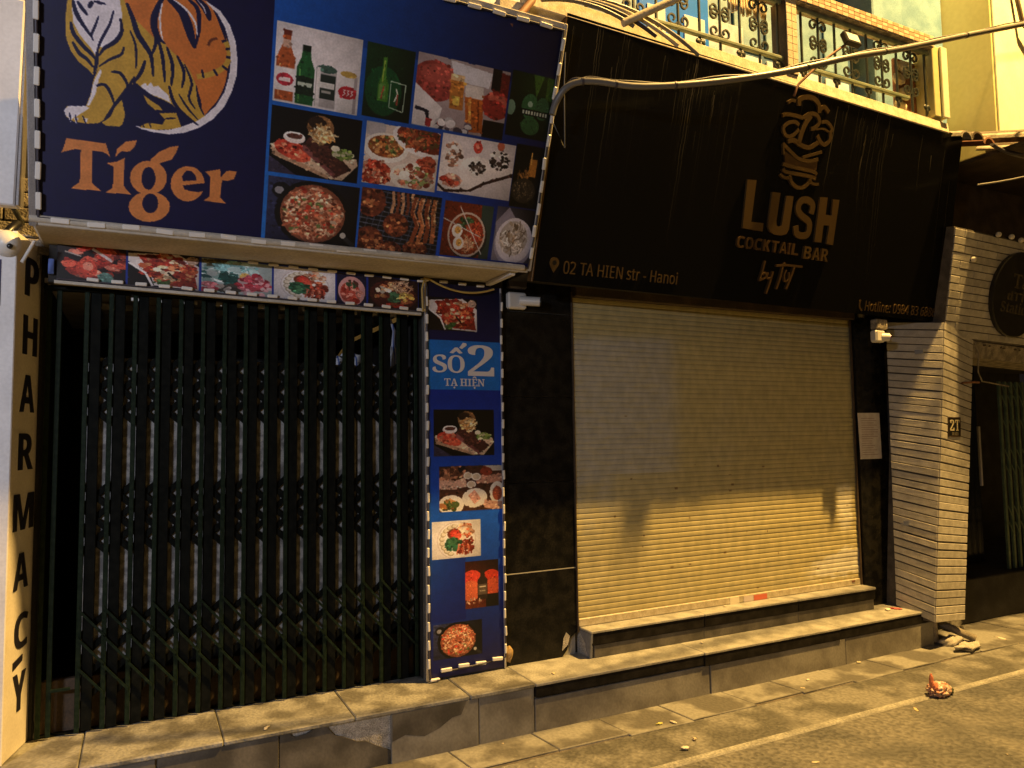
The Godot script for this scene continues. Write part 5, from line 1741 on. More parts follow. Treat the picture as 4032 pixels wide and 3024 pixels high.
	lettering("lettering", "TA HIEN", "Droid Sans", true, pp * Transform3D(Basis(), Vector3(0, 0, 0.006)), -0.04, -0.062, 0.05, -0.038, 0.002, plain(lin(0.14, 0.12, 0.08), 0.5), p)
	var rs := thing("round_sign", "round black sign with faint lettering on the white brick band", "sign")
	var disc := begin()
	var rp := pl * Transform3D(Basis(Vector3.RIGHT, PI / 2), Vector3(6.215, 0.315, 0.0))
	lathe(disc, [Vector2(0, 0), Vector2(0.335, 0), Vector2(0.338, 0.03), Vector2(0.33, 0.036), Vector2(0.0, 0.036)], rp, 48)
	obj("disc", disc, worn(lin(0.009, 0.009, 0.008), lin(0.02, 0.018, 0.015), 0.5, 91, 0.35, 0.3), rs)
	var faint := plain(lin(0.07, 0.055, 0.03), 0.5)
	var rl := pl * Transform3D(Basis(Vector3(0, 0, 1), -0.05), Vector3(6.215, 0.315, 0.0365)) * Transform3D(Basis(), Vector3(-6.215, 0, 0))
	lettering("lettering", "Ta", "Droid Serif", true, rl, 6.1, 0.05, 6.33, 0.16, 0.003, faint, rs)
	accent(rs, "dot_below", rl, dot(6.27, 0.033, 0.009), faint)
	lettering("lettering", "dTTI", "Droid Sans", true, rl, 6.06, -0.05, 6.36, 0.02, 0.003, faint, rs)
	lettering("lettering", "Station", "Droid Serif", true, rl, 6.0, -0.15, 6.42, -0.06, 0.003, faint, rs)
	# string of round bulbs along the top, one hanging lower
	var bl := [[5.60, 0.545, "single round white bulb fixed low on the white brick band"], [5.86, 0.765, "leftmost round bulb on top of the white brick band"], [6.03, 0.77, "second round bulb from left on top of the white brick band"], [6.16, 0.76, "third round bulb from left on top of the white brick band"], [6.30, 0.755, "round bulb on top of the brick band at the picture's right edge"]]
	for e in bl:
		var b := thing("round_bulb", e[2], "bulb", q.call(e[0], e[1] - 0.025 * (e[0] - 5.4), 0.022), "unlit round bulbs on the white brick shop")
		var sb := begin()
		ball(sb, Vector3.ZERO, Vector3.ONE * 0.021, 10, 14)
		obj("glass", sb, plain(lin(0.7, 0.66, 0.58), 0.3), b)
		var ss := begin()
		tube(ss, [Vector3(0, 0, -0.035), Vector3(0, 0, -0.015)], 0.011, 8)
		obj("socket", ss, M.black, b)
	# pipes and rubble under the pillar
	var pi := thing("drain_pipes", "old drain pipes sticking out below the white brick pillar", "pipe")
	var s4 := begin()
	tube(s4, [Vector3(5.42, 0.13, 0.1), Vector3(5.5, 0.12, 0.3), Vector3(5.62, 0.03, 0.5)], 0.028, 10)
	obj("pipe", s4, M.plaster, pi)
	s4 = begin()
	tube(s4, [Vector3(5.33, 0.2, 0.36), Vector3(5.33, 0.02, 0.37)], 0.03, 10)
	obj("pipe", s4, M.plaster, pi)
	for e in [[Vector3(5.42, 0.03, 0.44), Vector3(0.1, 0.035, 0.05), 3, "pale broken stone wedged below the white brick pillar"], [Vector3(5.38, 0.03, 0.585), Vector3(0.11, 0.022, 0.055), 7, "flat broken slab lying at the step's right end"], [Vector3(5.8, 0.04, 0.22), Vector3(0.07, 0.05, 0.06), 9, "dark lump of rubble right of the drain pipes"]]:
		var rb := begin()
		ball(rb, Vector3.ZERO, e[1], 7, 10, 0.8, e[2])
		var o := obj("rubble", rb, M.mortar if e[2] < 8 else M.riser_dark)
		o.position = e[0]
		tag(o, e[3], "rubble", "broken stones below the brick pillar")

func right_side_upper() -> void:
	var t := thing("yellow_house", "yellow plastered house rising at the upper right corner", "house")
	obj("wall", a_box(Vector3(6.3, 3.9, -0.6), Vector3(9.5, 9.0, 0.497), 0.012), M.yellow_wall, t)
	obj("lit_front", a_box(Vector3(6.306, 3.9, 0.498), Vector3(9.5, 9.0, 0.515), 0.006), M.lit_wall, t)  # same wall, coloured paler where the street lamp strikes its front
	obj("pipe", a_tube([Vector3(6.55, 5.4, 0.55), Vector3(6.62, 5.02, 0.57), Vector3(6.9, 4.84, 0.6)], 0.02, 8), M.brown, t)
	var n := thing("teal_house", "weathered teal and brown house wall behind the balcony", "house")
	obj("wall", a_box(Vector3(1.5, 4.92, -0.9), Vector3(5.36, 8.0, -0.3), 0.01), M.brown, n)
	obj("teal_wall", a_box(Vector3(5.37, 4.2, -0.9), Vector3(6.29, 8.0, 0.09), 0.01), M.teal, n)
	for k in 3:
		obj("board", a_box(Vector3(3.9 + k * 0.5, 4.95, -0.296), Vector3(4.37 + k * 0.5, 6.5, -0.27), 0.006), M.dark, n)
	# old roof tiles and tangled cables in the gap over the brick shop
	var r := thing("tile_eave", "row of old curved roof tiles above the white brick shop", "roof")
	for k in 14:
		var st := begin()
		var c := Vector3(5.30 + k * 0.135, 3.70 + 0.035 * sin(k * 1.9), 0.84 if k < 3 else 1.08)
		var pts := []
		for i in 7:
			var a := PI * i / 6.0
			pts.append(Vector2(-0.07 * cos(a), 0.052 * sin(a)))
		for i in 6:
			var a: Vector2 = pts[i]
			var b: Vector2 = pts[i + 1]
			for dz in [[0.0, -0.42]]:
				quad(st, c + Vector3(a.x, a.y, 0), c + Vector3(b.x, b.y, 0), c + Vector3(b.x, b.y + 0.2, -0.62), c + Vector3(a.x, a.y + 0.2, -0.62), Vector3(a.x + b.x, 0.05, 0))
				quad(st, c + Vector3(a.x, a.y, 0), c + Vector3(b.x, b.y, 0), c + Vector3(b.x * 0.8, b.y - 0.012, 0), c + Vector3(a.x * 0.8, a.y - 0.012, 0), Vector3.BACK)
		var rt := obj("roof_tile", st, [M.plaster, M.brown, M.rust][k % 3], r)
		rt.position = Vector3(0, 0.02 * sin(k * 4.1), 0)
	obj("eave_board", a_box(Vector3(5.68, 3.645, 0.3), Vector3(9, 3.68, 1.08), 0.005), M.brown, r)

# ---------------------------------------------------------------- cables, cameras
func round_path(p: Array, per: int) -> Array:
	var o := []
	var n := p.size()
	for i in n - 1:
		var a: Vector3 = p[maxi(i - 1, 0)]
		var b: Vector3 = p[i]
		var c: Vector3 = p[i + 1]
		var d: Vector3 = p[mini(i + 2, n - 1)]
		for k in per:
			o.append(b.cubic_interpolate(c, a, d, float(k) / per))
	o.append(p[n - 1])
	return o

func hang(a: Vector3, b: Vector3, sag: float, n := 14) -> Array:
	var o := []
	for i in n + 1:
		var k := float(i) / n
		o.append(a.lerp(b, k) - Vector3(0, sag * 4.0 * k * (1.0 - k), 0))
	return o

func cables_and_cameras() -> void:
	var big := [Vector3(1.83, 3.21, 0.86), Vector3(1.845, 3.275, 0.88), Vector3(1.875, 3.33, 0.92), Vector3(1.93, 3.36, 0.95), Vector3(2.02, 3.367, 0.985), Vector3(2.25, 3.36, 1.05), Vector3(2.65, 3.435, 1.12), Vector3(3.115, 3.563, 1.18), Vector3(3.6, 3.735, 1.22), Vector3(4.103, 3.912, 1.2), Vector3(4.75, 4.15, 1.2), Vector3(5.42, 4.391, 1.2), Vector3(6.4, 4.75, 1.2)]
	var co := thing("thick_conduit", "thick grey conduit crossing in front of the black sign", "cable")
	var path := round_path(big, 6)
	obj("hose", a_tube(path, 0.0172, 12), M.conduit, co)
	var side := []
	for i in path.size():
		side.append(path[i] + Vector3(0, 0.02 + 0.006 * sin(i * 0.9), 0.008 * cos(i * 0.7)))
	obj("bundled_wire", a_tube(side.slice(14), 0.0042, 6), M.wire, co)
	for i in [20, 27, 33, 44, 52, 60]:
		if i < path.size() - 1:
			var d: Vector3 = (path[i + 1] - path[i]).normalized()
			obj("tie", a_tube([path[i] - d * 0.006, path[i] + d * 0.006], 0.0195, 12), M.wire, co)
	tag(obj("thin_wire", a_tube([Vector3(1.87, 3.2, 0.8), Vector3(1.9, 3.05, 0.86)] + hang(Vector3(1.88, 3.36, 0.9), Vector3(1.86, 3.5, 0.95), 0.0, 3), 0.003, 5), M.conduit), "thin pale wire beside the blue sign's right edge", "wire")
	tag(obj("sagging_cord", a_tube([Vector3(1.40, 2.30, 0.13), Vector3(1.395, 2.42, 0.13), Vector3(1.41, 2.485, 0.13)] + hang(Vector3(1.44, 2.48, 0.13), Vector3(1.84, 2.455, 0.13), 0.045, 10), 0.006, 6), plain(lin(0.42, 0.3, 0.08), 0.5)), "yellow cord sagging below the canopy over the banner's top", "cord")
	tag(obj("thin_wire", a_tube(hang(Vector3(5.2, 3.3, 0.95), Vector3(7.5, 4.2, 1.4), 0.12), 0.007, 6), M.conduit), "pale wire crossing the dark gap above the white bricks", "wire")
	tag(obj("loose_cable", a_tube(hang(Vector3(5.55, 3.68, 0.86), Vector3(6.3, 3.72, 0.86), 0.05), 0.010, 6), M.conduit), "grey cable loop under the roof tiles at right", "cable")
	tag(obj("loose_cable", a_tube(hang(Vector3(5.5, 3.66, 0.9), Vector3(5.9, 3.66, 0.9), 0.03), 0.012, 6), M.wire), "dark cable loop under the roof tiles at right", "cable")
	tag(obj("overhead_wire", a_tube(hang(Vector3(3.2, 4.62, 0.8), Vector3(8, 5.9, 0.8), 0.1), 0.004, 5), M.wire), "thin black wire running above the balcony coping", "wire")
	tag(obj("thin_wire", a_tube([Vector3(5.79, 2.27, 0.52), Vector3(5.86, 2.19, 0.5), Vector3(5.92, 2.05, 0.45), Vector3(6.05, 1.98, 0.4), Vector3(6.5, 1.95, 0.35)], 0.006, 6), M.plaster), "frayed wire hanging under the brick band by the pillar", "wire")
	tag(obj("rod", a_tube([Vector3(5.60, 1.95, 0.515), Vector3(5.76, 1.96, 0.52), Vector3(5.84, 1.96, 0.5)], 0.009, 6), M.rust), "short rusty rod sticking out of the white brick pillar", "rod")
	# tangle at the top of the blue sign
	var tg := [[Vector3(1.60, 3.62, 0.85), Vector3(1.74, 3.80, 0.8), Vector3(1.86, 3.95, 0.72), 0.02, "rusty diagonal strut behind the top of the blue sign"], [Vector3(1.5, 3.58, 0.6), Vector3(1.52, 3.8, 0.6), Vector3(1.55, 4.1, 0.55), 0.025, "dark upright strut behind the top of the blue sign"]]
	for e in tg:
		tag(obj("strut", a_tube([e[0], e[1], e[2]], e[3], 6), M.rust), e[4], "strut", "struts behind the blue sign")
	for k in 4:
		var o := obj("cable_loop", a_tube(hang(Vector3(1.78 + 0.05 * k, 3.8 + 0.02 * k, 0.86), Vector3(2.35 + 0.15 * k, 3.80 - 0.02 * k, 0.86), -0.05 - 0.012 * k, 12), 0.011, 6), [M.conduit, M.wire, M.sill, M.conduit][k])
		tag(o, ["topmost pale cable of the bunch by the blue sign's top right corner", "black cable in the bunch by the blue sign's top right corner", "cream cable in the bunch by the blue sign's top right corner", "longest pale cable of the bunch by the blue sign's top right corner"][k], "cable", "cables bunched on the balcony edge")
	tag(obj("stay_pole", a_tube([Vector3(2.28, 3.80, 0.86), Vector3(2.6, 3.98, 0.95), Vector3(2.9, 4.16, 1.0)], 0.022, 8), M.sill), "pale pole slanting up from the balcony's left corner", "pole")
	# cameras
	var a := thing("dome_camera", "white dome camera under the panel sign at far left", "camera", Vector3(-0.525, 2.45, 0.24))
	var st := begin()
	ball(st, Vector3.ZERO, Vector3(0.055, 0.058, 0.055), 12, 18)
	var dome := obj("housing", st, M.camera_white, a)
	st = begin()
	ball(st, Vector3(0.018, -0.02, 0.048), Vector3(0.012, 0.012, 0.01), 8, 12)
	obj("lens", st, M.black, dome)
	st = begin()
	tube(st, [Vector3(0.0, 0.05, -0.01), Vector3(0.03, 0.1, -0.04), Vector3(0.02, 0.12, -0.16)], 0.02, 8)
	obj("bracket", st, M.black, a)
	st = begin()
	tube(st, [Vector3(0.06, -0.08, 0.02), Vector3(0.1, 0.02, 0.0)], 0.008, 6)
	obj("stay", st, M.camera_white, a)
	var b := thing("turret_camera", "white square-based camera on the black granite below the canopy", "camera", Vector3(2.01, 2.405, 0.06))
	obj("base", a_box(Vector3(-0.062, -0.05, 0), Vector3(0.062, 0.05, 0.045), 0.014), M.camera_white, b)
	st = begin()
	tube(st, [Vector3(0.02, 0.0, 0.04), Vector3(0.075, -0.008, 0.085), Vector3(0.115, -0.012, 0.11)], 0.028, 14)
	var barrel := obj("barrel", st, M.camera_white, b)
	st = begin()
	tube(st, [Vector3(0.115, -0.012, 0.11), Vector3(0.122, -0.013, 0.115)], 0.024, 14)
	obj("lens", st, M.black, barrel)
	obj("junction_box", a_box(Vector3(-0.06, 0.07, 0), Vector3(0.06, 0.12, 0.06), 0.01), M.wire, b)
	var c := thing("turret_camera", "small white camera with a violet lens under the black sign's right end", "camera", Vector3(4.84, 2.29, 0.4))
	obj("base", a_box(Vector3(-0.07, -0.05, -0.03), Vector3(0.03, 0.04, 0.03), 0.012), M.camera_white, c)
	st = begin()
	tube(st, [Vector3(0.0, -0.01, 0.01), Vector3(0.045, -0.015, 0.045)], 0.03, 14)
	barrel = obj("barrel", st, M.camera_white, c)
	st = begin()
	tube(st, [Vector3(0.045, -0.015, 0.045), Vector3(0.051, -0.0155, 0.05)], 0.018, 12)
	obj("lens", st, plain(lin(0.2, 0.06, 0.3), 0.15), barrel)
	obj("mount", a_box(Vector3(-0.06, 0.045, -0.03), Vector3(0.06, 0.12, 0.03), 0.008), M.plaster, c)
	# small flood lamp on an arm over the bar sign (off)
	var f := thing("flood_lamp", "small black flood lamp on a thin arm above the bar sign", "lamp", Vector3(3.545, 3.70, 0.86))
	obj("arm", a_tube([Vector3(0, -0.05, 0), Vector3(0.02, 0.02, 0.02), Vector3(0.2, 0.19, 0.06), Vector3(0.40, 0.34, 0.09)], 0.008, 6), M.rust, f)
	var xf := Transform3D(Basis(Vector3(1, 0, 0), -0.35), Vector3(0.42, 0.36, 0.09))
	st = begin()
	box(st, Vector3(-0.065, -0.045, -0.018), Vector3(0.065, 0.045, 0.018), 0.005, xf)
	obj("housing", st, M.black, f)
	st = begin()
	box(st, Vector3(-0.052, -0.03, 0.0185), Vector3(0.052, 0.032, 0.021), 0.001, xf)
	obj("glass", st, plain(lin(0.72, 0.75, 0.8), 0.2), f)

# ---------------------------------------------------------------- small things
func small_things() -> void:
	var st := begin()
	plate(st, Vector3(4.962, 1.378, 0.0985), Vector3(5.205, 1.377, 0.0985), Vector3(5.20, 1.735, 0.0985), Vector3(4.949, 1.734, 0.0985), Vector3(0, 0, -0.0015), 0.0005)
	var nt := thing("notice", "white paper notice on the black granite right of the shutter", "notice")
	obj("sheet", st, M.paper, nt)
	for k in 17:
		var w := 0.19 * rng.randf_range(0.6, 1.0)
		obj("text_line", a_box(Vector3(4.985, 1.69 - k * 0.0175, 0.0987), Vector3(4.985 + w, 1.6935 - k * 0.0175, 0.0993), 0.0001), plain(lin(0.34, 0.2, 0.16), 0.8), nt)
	for e in [[3.626, 0.426, 3.71, 0.471, lin(0.72, 0.66, 0.52), "blank white sticker at the foot of the roller shutter"], [3.752, 0.428, 3.84, 0.466, lin(0.6, 0.52, 0.5), "printed pale sticker at the foot of the roller shutter"], [3.845, 0.428, 3.97, 0.464, lin(0.6, 0.14, 0.08), "red sticker at the foot of the roller shutter"]]:
		var o := obj("sticker", a_box(Vector3(e[0], e[1], 0.067), Vector3(e[2], e[3], 0.0685), 0.0004), plain(e[4], 0.7))
		tag(o, e[5], "sticker", "stickers along the shutter's foot")
	for e in [[0.24, 0.895, "small blue sticker on the lower side of the white brick pillar"], [0.37, 2.19, "small grey smudged sticker high on the white pillar's side"]]:
		var x: float = lerpf(5.16, 5.30, (e[1] - 0.2) / 2.2) - 0.0125
		var o := obj("pillar_sticker", a_box(Vector3(x - 0.001, e[1] - 0.018, e[0]), Vector3(x, e[1] + 0.016, e[0] + 0.07), 0.0003), plain(lin(0.3, 0.33, 0.42), 0.7))
		tag(o, e[2], "sticker")
	st = begin()
	ball(st, Vector3.ZERO, Vector3(0.028, 0.045, 0.02), 8, 10, 0.5, 6)
	var fo := obj("foam_lump", st, worn(lin(0.3, 0.2, 0.09), lin(0.4, 0.28, 0.14), 0.2, 66, 0.9))
	fo.position = Vector3(1.935, 0.335, 0.07)
	tag(fo, "brown foam lump at the foot of the banner's right side", "foam")

func scrap(at: Vector3, r: Vector3, c: Color, seed_: int, label: String, group := "litter on the street") -> void:
	var st := begin()
	ball(st, Vector3.ZERO, Vector3(r.x, r.y * 0.55, r.z * 0.8), 8, 11, 0.9, seed_)
	var o := obj("litter_scrap", st, plain(c, 0.7))
	o.position = at + Vector3(0, r.y * 0.6, 0)
	o.rotation.y = seed_ * 0.9
	tag(o, label, "litter", group)

func litter() -> void:
	var b := thing("trash_bag", "knotted pink and white plastic bag of rubbish lying on the street", "bag", Vector3(4.33, 0.0, 1.06))
	var st := begin()
	ball(st, Vector3(0.0, 0.035, 0), Vector3(0.078, 0.042, 0.055), 28, 40, 0.42, 12)
	var m := worn(lin(0.6, 0.24, 0.16), lin(0.72, 0.66, 0.56), 0.1, 95, 0.25, 0.1, 0.0, 0.012, 5.0)
	m.backlight_enabled = true
	m.backlight = Color(0.3, 0.25, 0.2)
	obj("sack", st, m, b)
	st = begin()
	ball(st, Vector3(-0.062, 0.085, 0.0), Vector3(0.014, 0.05, 0.012), 14, 16, 0.4, 4)
	ball(st, Vector3(-0.05, 0.06, 0.01), Vector3(0.022, 0.03, 0.02), 14, 16, 0.4, 5)
	obj("knot", st, plain(lin(0.66, 0.22, 0.13), 0.3), b)
	st = begin()
	ball(st, Vector3(0.072, 0.024, 0.02), Vector3(0.026, 0.022, 0.024), 12, 16, 0.4, 8)
	obj("dark_bundle", st, plain(lin(0.06, 0.07, 0.03), 0.6), b)
	var w := lin(0.66, 0.6, 0.5)
	scrap(Vector3(2.50, 0.0, 0.93), Vector3(0.022, 0.012, 0.016), lin(0.7, 0.66, 0.56), 3, "crumpled white paper scrap left of centre on the gutter")
	scrap(Vector3(2.62, 0.0, 0.86), Vector3(0.014, 0.009, 0.012), lin(0.62, 0.5, 0.32), 5, "small tan scrap right of the crumpled white paper")
	scrap(Vector3(2.58, 0.006, 0.62), Vector3(0.018, 0.006, 0.012), lin(0.62, 0.58, 0.16), 7, "yellowish scrap beside a white one on the pavement slabs")
	scrap(Vector3(2.66, 0.006, 0.64), Vector3(0.02, 0.006, 0.012), w, 9, "white scrap beside the yellowish one on the pavement slabs")
	scrap(Vector3(3.86, 0.006, 0.50), Vector3(0.016, 0.006, 0.012), w, 11, "white scrap on the slabs in front of the step's right half")
	scrap(Vector3(3.72, 0.0, 0.585), Vector3(0.016, 0.006, 0.013), lin(0.6, 0.5, 0.34), 13, "tan scrap at the slab edge in front of the step")
	scrap(Vector3(4.0, 0.0, 1.14), Vector3(0.03, 0.004, 0.01), lin(0.6, 0.48, 0.26), 15, "flat yellow scrap left of the plastic bag on the road")
	scrap(Vector3(2.95, 0.0, 1.35), Vector3(0.02, 0.004, 0.01), lin(0.6, 0.52, 0.36), 17, "pale scrap on the asphalt near the picture's bottom")
	scrap(Vector3(5.9, 0.0, 0.52), Vector3(0.05, 0.006, 0.02), w, 19, "flat white card on the pavement right of the brick pillar")
	scrap(Vector3(3.55, 0.425, 0.1), Vector3(0.012, 0.006, 0.01), w, 21, "tiny white scrap on the upper step below the shutter")
	scrap(Vector3(3.22, 0.262, 0.24), Vector3(0.012, 0.007, 0.012), lin(0.66, 0.6, 0.48), 23, "tiny white scrap on the lower step near its middle")
	scrap(Vector3(5.0, 0.262, 0.24), Vector3(0.028, 0.012, 0.02), lin(0.7, 0.66, 0.58), 25, "white wad on the lower step's right end beside a red one")
	scrap(Vector3(5.08, 0.262, 0.25), Vector3(0.04, 0.008, 0.02), lin(0.55, 0.08, 0.08), 27, "red wrapper on the lower step's right end")
	scrap(Vector3(0.55, 0.262, 0.33), Vector3(0.022, 0.004, 0.012), lin(0.66, 0.6, 0.5), 29, "white paper bit on the worn step in front of the gate")
	scrap(Vector3(4.45, 0.006, 0.41), Vector3(0.016, 0.006, 0.012), lin(0.62, 0.55, 0.4), 31, "small pale scrap by the foot of the lower step at right")
	scrap(Vector3(2.1, 0.262, 0.3), Vector3(0.014, 0.006, 0.012), lin(0.6, 0.5, 0.34), 33, "tan scrap on the lower step below the broken granite")
	for k in 9:
		scrap(Vector3(rng.randf_range(1.4, 5.5), 0.002, rng.randf_range(0.42, 1.9)), Vector3(0.0055, 0.004, 0.0045) * rng.randf_range(0.7, 1.4), lin(0.5, 0.42, 0.3), 40 + k, "tiny pale crumbs of litter scattered on slabs and road", "tiny crumbs of litter")
const LOGO := {
	"ring": [
		[199, 958, 271, 927, 310, 882, 337, 821, 348, 750, 347, 681, 331, 615, 303, 547, 259, 488, 206, 444, 146, 413, 86, 397, 28, 396, -19, 403, -46, 412, -2, 409, 39, 407, 86, 416, 133, 435, 180, 462, 228, 499, 269, 547, 301, 609, 316, 675, 321, 738, 315, 798, 292, 866, 260, 913, 217, 945, 204, 959],
	],
	"disc": [
		[-88, 891, 187, 955, 248, 916, 280, 870, 304, 814, 312, 767, 311, 711, 302, 641, 277, 574, 248, 531, 222, 501, 207, 561, 187, 613, 168, 646, 78, 731, -15, 793, -66, 851],
	],
	"body": [
		[-283, 846, -291, 772, -288, 700, -273, 658, -247, 623, -215, 601, -196, 582, -186, 595, -178, 607, -194, 564, -204, 504, -220, 459, -253, 451, -285, 447, -297, 428, -290, 406, -269, 392, -220, 389, -176, 398, -144, 425, -128, 470, -105, 501, -73, 558, -42, 582, -10, 561, 24, 543, 59, 534, 95, 522, 131, 494, 162, 475, 187, 463, 227, 497, 209, 536, 196, 577, 186, 619, 171, 653, 149, 685, 119, 709, 95, 728, 65, 752, 31, 762, -4, 790, -38, 817, -71, 856, -91, 891],
		[-91, 507, -78, 449, -87, 410, -100, 397, -149, 394, -164, 404, -149, 415, -131, 434, -116, 472],
		[49, 477, 114, 491, 136, 436, 86, 417, 39, 408, -22, 407, -16, 419, 7, 431, 62, 434, 72, 456],
		[-13, 540, 19, 521, 48, 507, 62, 490, 31, 488, 2, 510],
	],
	"white": [
		[-260, 851, -268, 811, -263, 762, -242, 724, -205, 684, -183, 654, -178, 695, -151, 692, -119, 722, -100, 755, -98, 798, -93, 828, -104, 888],
		[-23, 573, -5, 589, 2, 578, 15, 595, 25, 579, 42, 586, 60, 571, 82, 556, 92, 526, 53, 539, 24, 545, -5, 553],
		[-169, 613, -194, 553, -203, 504, -217, 460, -207, 462, -185, 513, -175, 568, -164, 599],
		[-282, 448, -297, 428, -290, 407, -269, 398, -242, 421, -207, 453, -220, 458],
		[-285, 410, -273, 385, -266, 410],
		[-262, 405, -254, 381, -246, 407],
		[-231, 410, -220, 385, -212, 410],
	],
	"stripe": [
		[28, -264, 845, -256, 807, -236, 771, -197, 720],
		[24, -250, 844, -231, 819, -214, 801],
		[26, -198, 855, -211, 829],
		[18, -194, 857, -152, 856],
		[15, -176, 807, -189, 766, -200, 734, -195, 710],
		[17, -124, 838, -138, 784, -161, 733, -176, 693, -182, 646],
		[26, -100, 815, -95, 766, -118, 724, -156, 690, -175, 658],
		[17, -86, 710, -96, 680, -134, 654, -175, 618],
		[28, -272, 765, -263, 725, -231, 686, -201, 660, -181, 637],
		[25, -266, 693, -244, 656, -216, 637, -194, 611],
		[24, -183, 671, -182, 637, -193, 585],
		[22, -131, 606, -101, 609, -77, 581, -68, 550],
		[22, -184, 542, -154, 553, -132, 523, -117, 481],
		[15, -65, 777, -45, 729, -41, 677, -41, 635],
		[24, -8, 675, -22, 627, -51, 577],
		[20, -45, 605, -67, 562, -114, 485, -155, 414],
		[36, -78, 877, -56, 825, -37, 771, -8, 731, 14, 694, 23, 618],
		[22, 22, 795, 30, 750, 13, 694],
		[24, 40, 761, 57, 697, 67, 605],
		[24, 71, 744, 95, 674, 92, 592],
		[22, 110, 719, 139, 659, 133, 594],
		[18, 140, 689, 170, 622, 162, 559, 189, 517],
		[26, 84, 593, 102, 535, 137, 495, 202, 454],
		[14, 122, 567, 156, 520, 201, 475],
		[14, 189, 613, 203, 541, 224, 498],
		[26, -13, 560, 31, 526, 72, 505, 108, 490],
		[46, 50, 923, 27, 866, 21, 819, 36, 775, 65, 752],
		[62, 72, 929, 122, 894, 147, 846, 164, 797, 179, 761],
		[30, 147, 943, 183, 913, 191, 844, 179, 763],
		[48, 175, 953, 215, 921, 232, 880],
		[26, 231, 954, 267, 897, 297, 819],
		[9, -277, 423, -273, 391],
		[9, -258, 420, -252, 389],
		[9, -231, 419, -219, 387],
		[8, -14, 422, -5, 410],
		[8, 12, 430, 21, 411],
		[12, 73, 459, 114, 469],
	],
	"highlight": [
		[13, 50, 906, 43, 853, 47, 801, 57, 763],
		[15, 89, 930, 139, 903, 176, 859, 185, 812],
		[8, 181, 948, 206, 924, 215, 903],
	],
	"tail": [
		[36, 190, 650, 228, 663, 272, 688, 302, 719, 314, 755, 309, 791, 291, 816],
	],
	"tailtip": [
		[18, 229, 781, 239, 805, 264, 818],
	],
	"bars": [
		[15, 208, 681, 216, 649],
		[16, 254, 692, 270, 669],
		[16, 287, 714, 309, 700],
		[16, 302, 751, 323, 752],
		[15, 297, 782, 319, 788],
		[15, 282, 808, 300, 818],
	],
	"word": [
		[-290, 321, -220, 322, -148, 324, -130, 268, -148, 284, -170, 288, -195, 286, -198, 159, -184, 145, -161, 126, -272, 124, -264, 135, -242, 153, -238, 285, -264, 281, -282, 273, -307, 262, -296, 292],
		[-145, 244, -108, 256, -77, 276, -80, 163, -70, 148, -51, 128, -147, 123, -121, 149, -118, 233],
		[-114, 271, -106, 309, -75, 342, -32, 355, -41, 326, -58, 304, -92, 299],
		[10, 242, 21, 285, 53, 321, 94, 347, 128, 358, 118, 325, 101, 294, 60, 275, 31, 235],
		[237, 265, 299, 284, 301, 248, 325, 281, 368, 284, 358, 249, 333, 238, 308, 237, 303, 161, 331, 137, 235, 139, 259, 161, 258, 245],
	],
	"round": [
		[86, 218, 83, 195, 74, 173, 58, 155, 38, 142, 15, 136, -7, 136, -27, 144, -43, 158, -53, 176, -57, 197, -54, 220, -44, 241, -29, 259, -9, 272, 13, 278, 35, 278, 55, 271, 71, 258, 82, 239],
		[101, 96, 98, 75, 86, 55, 69, 38, 46, 26, 21, 20, -4, 20, -27, 27, -45, 39, -56, 56, -61, 76, -57, 96, -46, 115, -29, 132, -7, 144, 18, 150, 43, 150, 66, 144, 84, 132, 97, 115],
		[238, 212, 235, 188, 226, 166, 211, 147, 192, 133, 171, 127, 149, 128, 130, 136, 114, 151, 104, 171, 100, 194, 103, 217, 112, 239, 126, 258, 145, 271, 166, 278, 187, 278, 207, 270, 223, 255, 233, 235],
	],
	"hole": [
		[41, 208, 40, 193, 36, 179, 30, 168, 23, 160, 15, 157, 7, 158, -1, 164, -7, 174, -11, 186, -12, 201, -11, 215, -8, 229, -2, 240, 5, 248, 13, 251, 21, 250, 29, 245, 35, 235, 39, 222],
		[54, 104, 53, 91, 49, 79, 42, 69, 34, 62, 24, 59, 15, 59, 6, 64, -1, 73, -6, 84, -8, 96, -6, 109, -2, 121, 5, 131, 13, 138, 22, 142, 32, 141, 41, 136, 48, 128, 52, 117],
		[145, 231, 160, 257, 181, 258, 199, 240, 204, 222, 149, 212],
		[150, 193, 242, 216, 240, 183, 212, 173, 175, 174, 156, 178],
	],
}
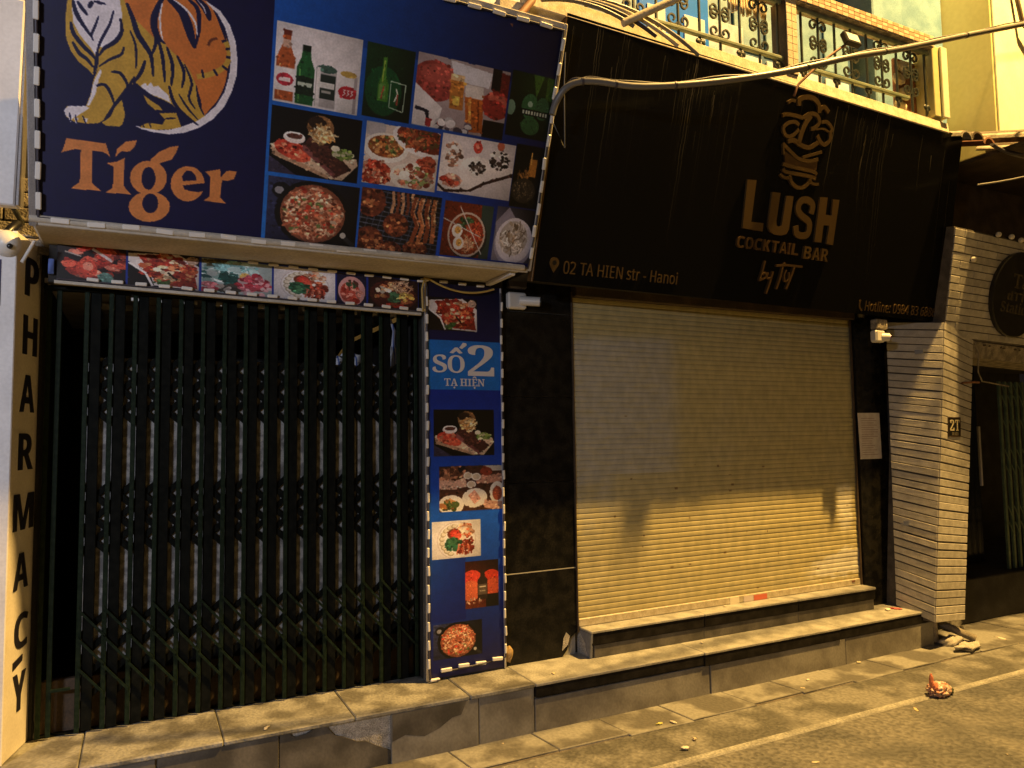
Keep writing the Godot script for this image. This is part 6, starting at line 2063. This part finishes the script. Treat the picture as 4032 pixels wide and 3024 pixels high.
const EMBLEM := {
	"curl": [
		[36, 3598, 1249, 3631, 1269, 3660, 1268],
		[60, 3696, 1248, 3695, 1286, 3748, 1310, 3813, 1312, 3863, 1285, 3880, 1235],
		[52, 3877, 1251, 3914, 1279, 3962, 1254],
		[44, 3719, 1133, 3679, 1146, 3625, 1129, 3591, 1093, 3621, 1053, 3677, 1061, 3723, 1106],
		[48, 3568, 1165, 3595, 1178, 3652, 1183, 3703, 1183, 3746, 1180],
		[50, 3746, 1182, 3801, 1217, 3861, 1218, 3891, 1180, 3858, 1138, 3826, 1128],
		[70, 3810, 1207, 3777, 1161, 3753, 1102, 3744, 1055, 3739, 1017],
		[56, 3644, 1021, 3696, 1035, 3738, 1022, 3793, 1011, 3845, 1015, 3907, 1056],
		[44, 3909, 1183, 3961, 1192, 4013, 1159, 3999, 1131],
		[50, 3891, 1097, 3929, 1062, 3972, 1052, 4008, 1088, 4005, 1134],
		[24, 3870, 1131, 3937, 1146, 3987, 1136],
	],
	"swoosh": [
		[24, 3605, 1001, 3625, 936],
		[50, 3605, 999, 3679, 962, 3757, 930, 3850, 929, 3927, 953],
		[40, 3788, 942, 3856, 967, 3951, 1002],
		[50, 3628, 880, 3671, 874, 3783, 872, 3904, 869, 3936, 855],
		[50, 3636, 851, 3660, 834, 3758, 835, 3857, 836, 3934, 831],
	],
	"bowl": [
		[38, 3617, 815, 3654, 799, 3706, 801],
		[52, 3699, 817, 3727, 777, 3775, 755, 3827, 758, 3868, 786, 3890, 822],
		[38, 3869, 810, 3920, 794, 3967, 799],
	],
	"fill": [
		[3629, 959, 3704, 934, 3774, 915, 3846, 917, 3928, 943, 3929, 882, 3781, 881, 3649, 885],
	],
	"l": [
		[3353, 744, 3428, 750, 3432, 493, 3536, 497, 3539, 445, 3368, 447],
	],
	"u": [
		[3573, 697, 3644, 700, 3643, 523, 3651, 495, 3676, 488, 3695, 500, 3698, 689, 3761, 694, 3763, 484, 3748, 451, 3707, 438, 3650, 436, 3601, 451, 3579, 479, 3576, 515],
	],
	"s": [
		[88, 3942, 605, 3945, 658, 3906, 684, 3854, 683, 3820, 653, 3823, 611, 3861, 582, 3926, 555, 3945, 520, 3937, 472, 3895, 456, 3841, 464, 3820, 512],
	],
	"h": [
		[4000, 720, 4069, 726, 4074, 614, 4133, 616, 4121, 720, 4182, 725, 4187, 425, 4124, 426, 4125, 549, 4070, 545, 4074, 430, 4010, 428],
	],
	"script": [
		[22, 3595, 264, 3586, 205, 3571, 136],
		[20, 3571, 136, 3619, 161, 3614, 187, 3587, 179],
		[22, 3634, 194, 3634, 157, 3670, 160],
		[24, 3676, 203, 3662, 127, 3643, 57],
		[24, 3697, 241, 3782, 253, 3848, 255, 3932, 256],
		[26, 3756, 241, 3747, 171, 3727, 93],
		[20, 3792, 223, 3781, 185, 3796, 149, 3822, 167, 3820, 210],
		[16, 3771, 269, 3759, 255],
		[28, 3860, 251, 3842, 179, 3814, 99],
	],
}
